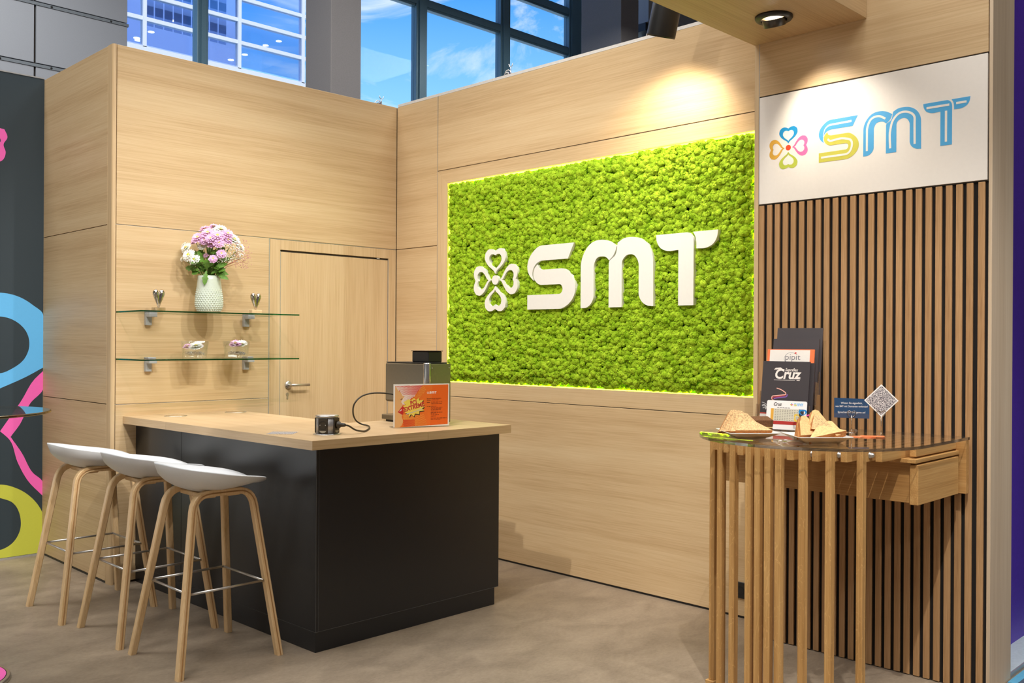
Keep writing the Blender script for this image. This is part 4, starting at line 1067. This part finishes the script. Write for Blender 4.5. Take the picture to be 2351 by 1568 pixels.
# orange counter sign in its clear holder
sd = Vector((.94, -.34, 0)).normalized(); SO = Vector((3.048, 3.905, TZ+.002)); HM = frameM(SO, sd, (0, 0, 1)); SWd, SH = .312, .228
sh = thing('sign_holder', 'clear holder with an orange comic style flyer on the worktop', 'sign', tuple(SO+sd*SWd/2))
HM0 = HM
prism('acrylic_back', [[(0, 0), (SWd, 0), (SWd, SH), (0, SH)]], .002, HM @ Matrix.Translation((0, 0, -.0045)), ACRYL, sh)
box('acrylic_foot', 0, SWd, 0, .003, -.075, -.002, ACRYL, sh, M=HM @ Matrix.Translation((0, -.0015, 0)))
fy = prism('flyer', [[(0, .003), (SWd, .003), (SWd, SH), (0, SH)]], .0016, HM @ Matrix.Translation((0, 0, -.002)), PAPER, sh)
def PP(x, y): return ((x-170)/1580*SWd, (1365-y)/1210*SH)
lay_i = [0]
def pr(pts, col, nm='print_shape', lvl=1, px=True):
    q = [PP(*p) for p in pts] if px else pts
    return prism(nm, [q], .0, HM @ Matrix.Translation((0, 0, -.0004+.00022*lvl)), col, fy)
pr([(215, 205), (1718, 180), (1708, 1300), (208, 1362)], ink(234, 116, 36), 'print_ground', 1)
pr([(1260, 188), (1718, 180), (1708, 1300), (1200, 1325)], ink(233, 104, 24), 'print_ground', 2)
pr([(225, 208), (985, 193), (725, 520), (600, 600), (430, 740), (388, 640), (470, 520), (300, 320)], ink(216, 66, 58), lvl=2)
pr([(216, 206), (300, 322), (400, 424), (474, 512), (452, 566), (388, 640), (396, 700), (432, 745), (290, 930), (420, 1010), (396, 1062), (432, 1150), (432, 1230), (400, 1300), (340, 1357), (208, 1362)], ink(228, 178, 118), lvl=3)
pr([(432, 745), (372, 830), (290, 930), (440, 905), (470, 850), (452, 790)], ink(206, 40, 40), lvl=4)
pr([(290, 930), (420, 1010), (452, 950), (440, 905)], ink(196, 34, 38), lvl=4)
pr([(330, 905), (395, 850), (404, 872), (348, 915)], ink(240, 232, 222), lvl=5)
pr([(350, 590), (380, 562), (412, 553), (415, 572), (385, 580)], ink(60, 40, 34), lvl=5)
rd = random.Random(2)
dots = {'w': [], 'y': [], 'r': []}
def dot(x, y, r_, k):
    u_, v_ = PP(x, y); o_ = r_/1580*SWd
    M_ = HM @ Matrix.Translation((0, 0, -.0004+.00022*4))
    dots[k].append(([tuple(M_ @ Vector((u_+o_*math.cos(q*PI/3), v_+o_*math.sin(q*PI/3), 0))) for q in range(6)], [tuple(range(6))]))
def inside(x, y, poly):
    c = False
    for i in range(len(poly)):
        (x1, y1), (x2, y2) = poly[i-1], poly[i]
        if (y1 > y) != (y2 > y) and x < (x2-x1)*(y-y1)/(y2-y1)+x1: c = not c
    return c
RP = [(225, 208), (985, 193), (725, 520), (600, 600), (500, 700), (440, 740), (392, 640), (474, 520), (300, 320)]
for i in range(40):
    for j in range(40):
        x = 200+i*36+(18 if j % 2 else 0); y = 200+j*30
        if inside(x, y, RP): dot(x, y, 17-10*(x-300)/650+ (4 if y > 450 else 0), 'w')
        elif 430 < x < 1120-(1330-y)*.25 and 1000 < y < 1335-(x-430)*.03 and x > 440: dot(x, y, 15-9*(x-430)/700, 'y' if (y < 1150 or x > 760) else 'r'); 
        elif inside(x, y, [(985, 193), (1080, 330), (880, 560), (760, 520)]): dot(x, y, 9, 'y')
for k, mt in (('w', ink(244, 232, 222)), ('y', ink(240, 186, 84)), ('r', ink(206, 62, 44))):
    if dots[k]: v, f = join(dots[k]); o_ = lay('print_dots', v, f, mt, fy); o_['kind'] = 'stuff'
BUR = [(440, 655), (590, 575), (650, 612), (742, 545), (795, 605), (872, 545), (890, 622), (1005, 600), (950, 690), (1030, 730), (975, 790), (1040, 795), (965, 850), (1030, 900), (890, 920), (890, 1000), (765, 985), (742, 1065), (655, 995), (600, 1080), (590, 985), (495, 960), (480, 900), (440, 870), (475, 820), (430, 760), (505, 735)]
pr([(x+16, y+26) for x, y in BUR], ink(48, 38, 30), lvl=5)
pr(BUR, ink(238, 214, 92), lvl=6)
pr([(520, 985), (980, 850), (985, 868), (530, 1004)], ink(196, 190, 190), lvl=7)
def ptext(s_, x, y, h, col, ang=0, lvl=7, bold=0., sx=1.0, nm='print_text', par=None):
    u_, v_ = PP(x, y); M_ = HM @ Matrix.Translation((u_, v_, -.0004+.00022*lvl)) @ Matrix.Rotation(math.radians(ang), 4, 'Z')
    return text(nm, s_, h/1210*SH/.72, M_, col, fy, bold=bold, sx=sx)
ptext('PCI', 640, 745, 120, ink(196, 56, 52), 9, 8, .0011, .8)
ptext('EXTREME', 478, 925, 118, ink(196, 56, 52), 15, 8, .0012, .88)
WI, DK = ink(248, 244, 238), ink(90, 40, 20)
lc = PP(1175, 432); sc_ = 205/1580*SWd/1.411
for q in (S1, S2, M1, M2, T1, T2):
    prism('print_logo', [[(lc[0]+(p[0]+4.179)*sc_, lc[1]+(p[1]-1.653)*sc_) for p in curve(q, 3)]], 0, HM @ Matrix.Translation((0, 0, .0002)), WI, fy)
lcc = PP(1135, 406)
prism('print_logo', [disc(lcc, .0055, 16), disc(lcc, .0035, 16)], 0, HM @ Matrix.Translation((0, 0, .0002)), WI, fy)
ptext('Besuchen Sie unser Symposium:', 1105, 585, 26, DK, 1, 4, .0001, .93); ptext('Samstag | 11:10 Uhr | Saal 1', 1105, 628, 26, DK, 1, 4, .0001, .9)
def tline(x0, x1, y, h):
    """a line of print too small to read: word-length dashes"""
    q, parts, rr = x0, [], random.Random(int(x0+y))
    while q < x1:
        w = rr.uniform(30, 90); e_ = min(q+w, x1); p = [PP(q, y), PP(e_, y), PP(e_, y-h), PP(q, y-h)]
        parts.append(prismg([p], 0, HM @ Matrix.Translation((0, 0, .0005)))); q = e_+16
    v, f = join(parts); lay('print_line', v, f, DK, fy)
for x0, x1, y, h in ((1105, 1190, 690, 14), (1230, 1545, 682, 14), (1228, 1540, 727, 14), (1105, 1385, 797, 9), (1222, 1550, 826, 12), (1222, 1530, 860, 8), (1220, 1515, 897, 12), (1222, 1410, 930, 8), (1220, 1550, 968, 12), (1222, 1400, 1000, 8), (1222, 1450, 1037, 12), (1222, 1360, 1072, 8), (1222, 1670, 1132, 12), (1222, 1520, 1168, 8)): tline(x0, x1, y, h)

# ================================================================== high table on the slatted wall
TT = 1.063; TCX, TCY, TR = 3.66, 1.875, .463
ht = thing('high_table', 'slatted oak high table with clear rounded top fixed to the slatted wall', 'table', (TCX, TCY, 0))
outl = [(4.118, TCY-TR)]+[(TCX-TR*math.sin(a), TCY-TR*math.cos(a)) for a in np.linspace(0, PI, 49)]+[(4.118, TCY+TR)]
v, f = prismg([outl], .0115, Matrix.Translation((0, 0, TT-.0115)))
nt_ = len(f); ACTOP = glassy('clear_table_top', (.97, .965, .955), .05, .01); ACEDGE = glassy('table_top_edge', (.42, .43, .43), .22, .12, (.85, .87, .9))
ntri = (len(outl)-2)*2
lay('table_top', v, f, ACTOP, ht, mats=[ACTOP, ACEDGE], fmat=[0]*ntri+[1]*(nt_-ntri))
ZB0, ZB1 = 1.006, TT-.012
RL = .412; pitch = .0424
def arcx(y, R_=RL): return TCX-math.sqrt(max(R_*R_-(y-TCY)**2, 0))
LEGS = (0, 1, 3, 5, 7)
STEELN = STEEL
for sgn in (-1, 1):
    for k in range(10):
        y = 1.873+sgn*(.0212+k*pitch)
        xe = arcx(y) if k < 9 else 3.675
        if k == 9: z0, z1 = 1.012, ZB1
        else: z0, z1 = ZB0, ZB1
        leg = k in LEGS
        x_start = xe+(.031 if leg else .004)
        box('beam', x_start, 4.095, y-.0125, y+.0125, z0, z1, OAK_X, ht, .001)
        if leg:
            box('leg', xe, xe+.0305, y-.0125, y+.0125, .034, ZB1, OAK_Z, ht, .0012)
            fb = box('foot_block', xe-.012, xe+.05, y-.0205, y+.0205, 0, .0335, OAK_X, ht, .001)
            if k > 1:
                # dome nut on the outer side of the beam behind the leg
                nM = frameM((xe+.058, y+sgn*.0125, 1.03), (1 if sgn < 0 else -1, 0, 0))
                lathe('dome_nut', [(.0125, 0), (.0125, .0025), (.0098, .0035), (.0098, .010), (.0085, .015), (.005, .018), (0, .019)], (0, 0, 0), STEEL, ht, 18, M=nM)
box('wall_rail', 4.096, 4.126, TCY-TR+.006, TCY+TR-.006, .828, TT-.012, OAK_Y, ht, .001)
box('spacer', 4.127, 4.149, TCY-TR+.02, TCY+TR-.02, .84, TT-.02, OAK_Y, ht)
# drawer box under the beams
box('drawer_lid', 3.643, 4.095, 1.445, 2.29, .990, 1.0055, OAK_X, ht, .001)
dw = box('drawer_carcass', 3.672, 4.095, 1.475, 2.30, .832, .9895, OAK_Y, ht, .001)
dr_ = box('drawer_front', 3.655, 4.072, 1.440, 1.4725, .829, .983, OAK_X, ht, .0015)

# clear brochure stand with brochures
rb = Vector((.17, -.985, 0)).normalized(); bk = Vector((.985, .17, 0)).normalized()
upv = (Vector((0, 0, 1))*.985+bk*.17).normalized()
BO = Vector((3.805, 2.10, TT))
def sheetM(back, zb, du=0.0, w=.21): return frameM(BO+bk*back+rb*(-w/2+du)+Vector((0, 0, zb)), rb, upv)
bs = thing('brochure_stand', 'clear tiered brochure stand on the high table against the slats', 'brochure stand', tuple(BO))
prism('base_plate', [[(-.12, -.03), (.12, -.03), (.12, .2), (-.12, .2)]], .003, Matrix(((rb.x, bk.x, 0, BO.x), (rb.y, bk.y, 0, BO.y), (0, 0, 1, TT), (0, 0, 0, 1))), ACRYL, bs)
for i, (bb, zz) in enumerate(((-.004, .003), (.042, .06), (.088, .105), (.134, .15))):
    prism('pocket_front', [[(0, 0), (.24, 0), (.24, .11), (0, .11)]], .002, sheetM(bb-.002, zz, 0, .24), ACRYL, bs)
    for s_ in (0, .238): 
        box('pocket_side', s_, s_+.002, 0, .11, -.034, -.0, ACRYL, bs, M=sheetM(bb-.002, zz, 0, .24))
prism('back_plate', [[(0, 0), (.24, 0), (.24, .40), (0, .40)]], .003, sheetM(.186, .003, 0, .24), ACRYL, bs)
def sheet(name, label, back, zb, w, h, mat, du=0.0, th_=.003, cat='brochure', group='brochures in the clear stand', round_=0):
    M = sheetM(back, zb, du, w)
    th = thing(name, label, cat, tuple(M @ Vector((w/2, 0, 0))), group)
    if round_: q = [(w-round_+round_*math.cos(a), h-round_+round_*math.sin(a)) for a in np.linspace(0, PI/2, 6)]+[(round_+round_*math.cos(a), h-round_+round_*math.sin(a)) for a in np.linspace(PI/2, PI, 6)]+[(0, 0), (w, 0)]
    else: q = [(0, 0), (w, 0), (w, h), (0, h)]
    prism('sheet', [q], th_, M @ Matrix.Translation((0, 0, -th_)), mat, th)
    return th, M
CHAR = ink(66, 60, 62)
sheet('brochure', 'dark grey brochure in the rearmost tier of the stand', .150, .155, .21, .305, CHAR, .016, .008)
sheet('brochure', 'dark grey brochure in the second tier from the back', .104, .110, .21, .300, CHAR, .014, .008)
th, M = sheet('brochure', 'orange and white brochure with round logo in the stand', .058, .062, .215, .300, ink(240, 118, 66), .005, .006)
PR = lambda th_, M_, pts, col, l=1, nm='print_shape': prism(nm, [pts], 0, M_ @ Matrix.Translation((0, 0, .0002*l)), col, th_)
PR(th, M, [(.012, .0), (.195, .0), (.195, .297), (.012, .297)], ink(230, 222, 212))
GRY = ink(120, 116, 118)
text('print_text', 'pipit', .040, M @ Matrix.Translation((.082, .252, .0005)), GRY, th)
rg = [(.11+.03*math.cos(a), .258+.027*math.sin(a)) for a in np.linspace(.9, 5.6, 26)]
PR(th, M, ribbon(rg, .0016, 2), GRY, 2, 'print_ring')
PR(th, M, [(.126, .279), (.134, .279), (.134, .287), (.126, .287)], ink(214, 90, 80), 2)
th, M = sheet('brochure', 'black brochure with white title and red swirl, front of the stand', .014, .008, .214, .300, ink(58, 52, 54), 0, .008)
CREAM = ink(232, 222, 212)
sheet('brochure', 'black brochure standing right behind the front one', .024, .006, .214, .296, ink(50, 44, 46), .018, .006)
text('print_text', 'Cruz', .062, M @ Matrix.Translation((.055, .222, .0005)), CREAM, th, bold=.0018, shear=.18, sx=.92)
PR(th, M, [(.052, .262), (.06, .27), (.083, .272), (.096, .262), (.09, .258), (.078, .264), (.062, .262)], CREAM, 3)
text('print_text', 'Supraflex', .0185, M @ Matrix.Translation((.104, .256, .0005)), CREAM, th, bold=.0003, shear=.2, sx=.82)
PR(th, M, [(.055, .2145), (.15, .2145), (.15, .2157), (.055, .2157)], CREAM, 2)
text('print_text', 'CE', .014, M @ Matrix.Translation((.158, .221, .0005)), CREAM, th, bold=.0003)
PR(th, M, [(.158, .214), (.172, .214), (.172, .217), (.158, .217)], CREAM, 2)
for q, c_, w_ in (([(.07, .178), (.09, .172), (.11, .16), (.112, .150), (.085, .146), (.055, .142), (.05, .132), (.06, .122), (.09, .11)], ink(236, 176, 160), .004), ([(.12, .152), (.118, .143), (.1, .138), (.075, .134), (.06, .130)], ink(124, 86, 160), .005), ([(.112, .147), (.09, .141), (.06, .137), (.052, .128), (.062, .117)], ink(190, 40, 60), .003)):
    PR(th, M, ribbon(q, w_, 4), c_, 2, 'print_swirl')
PR(th, M, [(0, .0), (.214, .0), (.214, .062), (0, .062)], ink(238, 232, 226), 1)
PR(th, M, [(0, .060), (.214, .060), (.214, .066), (0, .066)], ink(200, 70, 50), 2)
for q, w_ in (([(.006, .112), (.02, .108), (.034, .098), (.048, .088)], .002), ([(.008, .096), (.016, .1), (.026, .094), (.03, .084)], .006), ([(.012, .085), (.02, .09), (.026, .08)], .004)):
    PR(th, M, ribbon(q, w_, 4), ink(190, 186, 184), 2, 'print_swirl')
th, M = sheet('info_card', 'white rounded card with a printed size table, front pocket of the stand', -.012, .004, .18, .128, ink(238, 234, 230), .022, .0012, 'card', None, .008)
text('print_text', 'Cruz', .020, M @ Matrix.Translation((.03, .105, .0005)), ink(30, 26, 28), th, bold=.0005, shear=.2, sx=.9)
lx, ly, s_ = .122, .106, .042/1.411
for q, c_ in ((S1, BLU), (S2, YLG), (M1, BLU), (M2, BLU), (T1, BLU), (T2, BLU)):
    prism('print_logo', [[(lx+(p[0]+4.179)*s_, ly+(p[1]-1.653)*s_) for p in curve(q, 3)]], 0, M @ Matrix.Translation((0, 0, .0004)), c_, th)
for k, c_ in enumerate((ink(20, 146, 205), ink(246, 112, 168), ink(186, 196, 70), ink(222, 170, 60))):
    prism('print_logo', [turned(disc((0, .0032), .0028, 10), k, (.112, .112))], 0, M @ Matrix.Translation((0, 0, .0004)), c_, th)
PR(th, M, [(.02, .038), (.033, .038), (.033, .092), (.02, .092)], ink(220, 164, 60), 2)
PR(th, M, [(.033, .038), (.146, .038), (.146, .092), (.033, .092)], ink(206, 202, 182), 2)
PR(th, M, [(.146, .038), (.168, .038), (.168, .092), (.146, .092)], ink(52, 46, 48), 2)
PR(th, M, [(.033, .022), (.168, .022), (.168, .037), (.033, .037)], ink(172, 44, 40), 2)
parts = []
for i in range(10):
    for j in range(7):
        x, y = .039+i*.0108, .042+j*.0072
        parts.append(prismg([[(x, y), (x+.0055, y), (x+.0055, y+.0018), (x, y+.0018)]], 0, M @ Matrix.Translation((0, 0, .0006))))
for i in range(5):
    x = .048+i*.012; parts.append(prismg([[(x, .095), (x+.009, .095), (x+.009, .0972), (x, .0972)]], 0, M @ Matrix.Translation((0, 0, .0006))))
v, f = join(parts); lay('print_digits', v, f, ink(90, 84, 84), th)

# little coloured clover standing in front of the card
cv = thing('clover_ornament', 'small flat clover of blue, pink and yellow hearts before the card', 'ornament', (3.80, 1.995, TT))
CMx = frameM((3.80, 1.995, TT+.060), (.45, -.89, 0)); cvs = .175
for k, c_ in enumerate((ink(30, 140, 214), ink(232, 72, 150), ink(240, 216, 90), ink(238, 204, 80))):
    if k != 2: prism('heart_ring', petal(k, (0, 0), cvs), .003, CMx, c_, cv)
prism('centre_disc', [disc((0, 0), .0075, 16)], .003, CMx, ink(220, 40, 34), cv)
box('stand_foot', -.012, .012, -.060, -.053, -.012, .012, ink(30, 28, 30), cv, .001, M=CMx)
box('stand_pin', -.0015, .0015, -.054, -.006, .0, .003, ink(30, 28, 30), cv, M=CMx)

# plates with sandwiches
def plate(cx, cy, ang, half, hb, label):
    p = thing('square_plate', label, 'plate', (cx, cy, TT), 'white plates on the high table')
    M = rotM((cx, cy, TT), 0, 0, ang)
    def ring(h, z, rr=.2):
        o_ = []
        for sx, sy, a0 in ((1, -1, -PI/2), (1, 1, 0), (-1, 1, PI/2), (-1, -1, PI)):
            r_ = h*rr*.5
            for a in np.linspace(a0, a0+PI/2, 4): o_.append((sx*(h-r_)+r_*math.cos(a), sy*(h-r_)+r_*math.sin(a), z))
        return o_
    lv = [ring(hb, 0), ring(hb+.004, .003), ring(half*.93, .021), ring(half, .0245), ring(half, .027), ring(half*.92, .0245), ring(hb+.006, .008), ring(hb*.4, .007)]
    V, F = [], []; n = len(lv[0])
    for q in lv: V += [tuple(M @ Vector(c_)) for c_ in q]
    for i in range(len(lv)-1):
        for k in range(n): F.append((i*n+k, i*n+(k+1) % n, (i+1)*n+(k+1) % n, (i+1)*n+k))
    F.append(tuple(reversed(range(n)))); F.append(tuple(range((len(lv)-1)*n, len(lv)*n)))
    lay('plate_body', V, F, CERAM, p, True)
    q = prism('paper_liner', [[(-half*.7, -half*.62), (half*.72, -half*.66), (half*.95, half*.1), (half*.6, half*.8), (-half*.75, half*.7)]], .0012, M @ Matrix.Translation((0, 0, .0095)), PAPER, p)
    return M
BREAD = plain('toast_crumb', srgb(222, 180, 122), .85, var=.16, bump=.6, bscale=130); CRUST = plain('toast_crust', srgb(172, 108, 48), .8, var=.2, bump=.4, bscale=120)
SEED = plain('grain_bread_crumb', srgb(204, 168, 118), .85, var=.42, bump=.6, bscale=170); RYE = plain('dark_rye', srgb(104, 68, 36), .9, var=.3, bump=.8, bscale=160)
HAM = plain('pink_ham', srgb(224, 150, 116), .5, var=.15); CHEESE = plain('cheese', srgb(232, 206, 128), .5); SALAD = plain('pale_lettuce', srgb(214, 216, 160), .6, var=.2)
def sandwich(M, w, h, kind, label, fill=HAM):
    """triangular half: two slices with a filling; local x along the long side, y to the tip, z thickness"""
    p0 = M @ Vector((0, 0, 0))
    s = thing('sandwich', label, 'sandwich', tuple(p0), 'sandwiches on the plates')
    tri = [(-w/2, 0), (w/2, 0), (w*.46, h*.10), (w*.10, h*.96), (0, h), (-w*.10, h*.96), (-w*.46, h*.10)]
    def slice_(z0, z1, sc, mat, nm):
        t_ = [((x*sc), (y-h*.36)*sc+h*.36) for x, y in tri]
        bm_v, bm_f = prismg([t_], z1-z0, Matrix.Translation((0, 0, z0)))
        ntr = (len(t_)-2)*2
        return lay(nm, [tuple(M @ Vector(q)) for q in bm_v], bm_f, mat, s, mats=[mat, CRUST if kind != 'rye' else RYE], fmat=[0]*ntr+[1]*(len(bm_f)-ntr))
    bm_ = {'toast': BREAD, 'seed': SEED, 'rye': RYE}[kind]
    slice_(0, .011, 1, bm_, 'bread_slice'); slice_(.0112, .0155, .97, fill, 'filling'); slice_(.0157, .027, 1, bm_, 'bread_slice')
    return s
A1 = math.radians(-42)
PM = plate(3.416, 2.036, A1, .106, .056, 'square white plate of triangle sandwiches left on the high table')
for y_, z_, rx, dx, rz, lb in ((-.072, .012, 28, .012, 0, 'grain toast triangle sandwich in front on the left plate'), (-.030, .014, 54, -.004, .06, 'second toast triangle from the front on the left plate'), (.006, .013, 60, -.018, -.03, 'third toast triangle from the front on the left plate'), (.040, .012, 66, -.030, .08, 'rearmost toast triangle on the left plate')):
    sandwich(PM @ rotM((dx-.012, y_, z_), math.radians(rx), 0, rz), .15, .08 if rx < 40 else .086 if rx < 58 else .094, 'seed', lb)
ry = thing('rye_sandwich', 'dark rye cheese sandwich at the back of the left plate', 'sandwich', tuple(PM @ Vector((.075, .05, .01))), 'sandwiches on the plates')
RM = PM @ rotM((.066, .045, .03), math.radians(12), 0, .1)
for z0, z1, mt, nm in ((0, .012, RYE, 'bread_slice'), (.0122, .0165, CHEESE, 'filling'), (.0167, .046, RYE, 'bread_slice')): box(nm, -.042, .042, -.03, .03, z0, z1, mt, ry, .002, M=RM)
PM2 = plate(3.474, 1.765, math.radians(-42), .108, .068, 'square white plate of mixed toast sandwiches right on the high table')
for loc, rx, ry_, rz, w, h, kd, fl_, lb in (
    ((-.03, .02, .012), 58, 0, .35, .13, .085, 'toast', CHEESE, 'toast triangle leaning at the left of the right plate'),
    ((-.045, -.025, .012), 46, 0, .5, .12, .072, 'toast', HAM, 'golden toast triangle in the left front of the right plate'),
    ((.02, .03, .016), 60, 0, .1, .13, .105, 'toast', HAM, 'toast triangle standing in the middle of the right plate'),
    ((.02, .0, .024), 42, 8, .25, .125, .088, 'seed', SALAD, 'grain toast lying across the middle of the right plate'),
    ((.02, -.062, .012), 28, -10, .12, .155, .06, 'toast', SALAD, 'long toast wedge along the front of the right plate'),
    ((.075, -.045, .010), 25, -6, .7, .085, .05, 'seed', SALAD, 'small sandwich with lettuce at the right end of the right plate'),
    ((.07, .04, .014), 46, 0, -.3, .10, .06, 'toast', CHEESE, 'toast triangle at the back right of the right plate')):
    sandwich(PM2 @ rotM(loc, math.radians(rx), math.radians(ry_), rz), w, h, kd, lb, fl_)
# crumpled clear sheet imitating a reflection in the table top, between the plates
V, F = [], []; N, K = 28, 5; rw = random.Random(8)
for i in range(K+1):
    for k in range(N):
        a = 2*PI*k/N; r_ = .058*i/K*(1+.22*math.cos(3*a+1)+.1*rw.uniform(-1, 1))
        V.append((3.345+r_*.75*math.cos(a)+.0*a, 1.842+r_*1.15*math.sin(a), TT+.0008+(.007*rw.random()+.004*i/K if i else .006)))
for i in range(K):
    for k in range(N): F.append((i*N+k, (i+1)*N+k, (i+1)*N+(k+1) % N, i*N+(k+1) % N))
wr_ = lay('reflection_sheet', V, F, MATS.get('frosted_film') or glassy('frosted_film', (.86, .84, .82), .14, .15))
tag(wr_, 'crumpled clear sheet added for a reflection between the two sandwich plates', 'reflection sheet')
# blue card and speckled diamond card on clip stands
def clip_stand(x, y, zc, name, label):
    s = thing(name, label, 'card holder', (x, y, TT), 'wire card holders')
    lathe('foot_disc', [(0, 0), (.02, 0), (.02, .002), (.004, .004), (0, .004)], (x, y, TT), STEEL if name == 'x' else CHROME, s, 24)
    tube('stem', [(x, y, TT+.003), (x, y, zc)], .0016, CHROME, s, 8)
    hr = [(x+q[0]*rb2.x-nb2.x*.004, y+q[0]*rb2.y-nb2.y*.004, zc-.012+q[1]) for q in [(0, 0), (.012, .012), (.018, .022), (.016, .03), (.009, .032), (0, .025), (-.009, .032), (-.016, .03), (-.018, .022), (-.012, .012)]]
    tube('heart_wire', hr, .0012, CHROME, s, 6, True)
    return s
rb2 = Vector((.55, -.835, 0)).normalized(); nb2 = rb2.cross(Vector((0, 0, 1)))*-1
X1 = Vector((3.93, 1.835, 0)); clip_stand(X1.x, X1.y, TT+.075, 'card_holder', 'thin wire heart stand holding the blue card')
CM1 = frameM((X1.x-rb2.x*.072, X1.y-rb2.y*.072, TT+.062), rb2)
bc = thing('blue_card', 'dark blue card with white lines of text on a wire stand', 'card', tuple(CM1 @ Vector((.072, 0, 0))))
NAVY = ink(30, 66, 102)
prism('sheet', [[(0, .002), (.145, 0), (.145, .084), (0, .088)]], .0008, CM1, NAVY, bc)
PR(bc, CM1, [(0.001, .003), (.144, .001), (.144, .018), (.06, .03), (.001, .022)], ink(56, 70, 96), 5)
for s_, x, y, z_ in (('Wissen Sie eigentlich,', .072, .062, .0118), ('was SMT mit Diamanten verbindet?', .072, .048, .0108), ('Sprechen Sie uns gerne an!', .072, .022, .0122)):
    text('print_text', s_, z_, CM1 @ Matrix.Translation((x, y, .0013)), ink(226, 224, 222), bc, align='CENTER', bold=.0001, sx=.86)
X2 = Vector((3.885, 1.685, 0)); clip_stand(X2.x, X2.y, TT+.088, 'card_holder', 'thin wire stand holding the diamond shaped card')
dM = frameM((X2.x, X2.y, TT+.148), rb2)
dc = thing('diamond_card', 'white card with speckled print standing on its tip', 'card', (X2.x, X2.y, TT+.08))
prism('sheet', [[(0, -.068), (.068, 0), (0, .068), (-.068, 0)]], .001, dM, PAPER, dc)
prism('speckled_field', [[(0, -.062), (.062, 0), (0, .062), (-.062, 0)]], .0004, dM @ Matrix.Translation((0, 0, .001)), SPK, dc)
# fan of orange cards, clear gems
for i, (dx, dy, rz) in enumerate(((0, 0, -.8), (.018, -.012, -.62), (.03, -.03, -1.0))):
    o_ = prism('orange_card', [[(-.045, -.0275), (.045, -.0275), (.045, .0275), (-.045, .0275)]], .0012, rotM((3.775+dx, 1.715+dy, TT+.0002+i*.0014), 0, 0, rz), ink(236, 150, 104) if i % 2 else ink(232, 124, 74))
    tag(o_, ('lowest', 'middle', 'topmost')[i]+' orange card of the fan lying on the high table', 'card', 'fan of orange cards')
GEM = glassy('clear_gem', (.93, .92, .92), .2)
for i, (x, y, s_, lb) in enumerate(((3.88, 1.80, .016, 'larger clear cut gem lying near the blue card'), (3.86, 1.845, .011, 'small clear cut gem lying by the sandwiches'))):
    prof = [(0, 0), (.5*s_, .3*s_), (s_, .9*s_), (.6*s_, 1.35*s_), (0, 1.35*s_)]
    o_ = lathe('clear_gem', prof, (x, y, TT), GEM, None, 8, False); tag(o_, lb, 'gem', 'clear gems on the high table')

# ================================================================== round glass table at the left edge
bt = thing('bistro_table', 'round glass bistro table cut by the left picture edge', 'table', (1.14, 4.43, 0))
lathe('base_plate', [(0, 0), (.222, 0), (.222, .012), (.215, .018), (0, .018)], (1.14, 4.43, 0), STEEL, bt, 56)
lathe('base_print', [(0, .0184), (.206, .0184), (.206, .0176)], (1.14, 4.43, 0), ink(38, 44, 48), bt, 56)
prism('base_print_band', [ribbon([(1.14+.185*math.cos(a), 4.43+.185*math.sin(a)) for a in np.linspace(-2.2, .25, 20)], .035, 2)], .0003, Matrix.Translation((0, 0, .0186)), PK, bt)
lathe('pole', [(0, .018), (.03, .018), (.03, 1.13), (0, 1.13)], (1.14, 4.43, 0), STEEL, bt, 24)
v, f = latheg([(0, 1.13), (.36, 1.13), (.371, 1.1335), (.371, 1.1395), (.366, 1.142), (0, 1.142)], (1.14, 4.43, 0), 64)
fm = [(1 if (i % 5) in (1, 2, 3) else 0) for i in range(len(f))]
BTE = glassy('brown_glass_edge', (.2, .17, .1), .12, .1, (.7, .6, .4)); BTG = glassy('grey_glass', (.8, .84, .82), .06, .01)
lay('glass_top', v, f, BTG, bt, False, mats=[BTG, BTE], fmat=fm)
pt_ = thing('paper_tray', 'crumpled white paper cup with red sweets on the glass table', 'dish', (1.235, 4.50, 1.142))
V, F = [], []; N = 20
for z_, r_ in ((0, .034), (.02, .05), (.034, .062)):
    for k in range(N):
        a = 2*PI*k/N; q = r_*(1+.12*math.cos(4*a)); V.append((1.235+q*math.cos(a), 4.50+q*math.sin(a), 1.1425+z_+(.012*math.cos(4*a) if z_ > .03 else 0)))
for i in range(2):
    for k in range(N): F.append((i*N+k, i*N+(k+1) % N, (i+1)*N+(k+1) % N, (i+1)*N+k))
F.append(tuple(range(N))); lay('paper_cup', V, F, PAPER, pt_)
rs = random.Random(4)
for i in range(7):
    x, y, z = 1.235+rs.uniform(-.03, .035), 4.50+rs.uniform(-.03, .03), 1.1425+.026+rs.uniform(0, .012)
    o_ = lay('sweet', [(x+q[0]*.011, y+q[1]*.011, z+q[2]*.011) for q in iv], if_, ink(200, 60, 56) if i % 3 else PAPER, pt_, True)
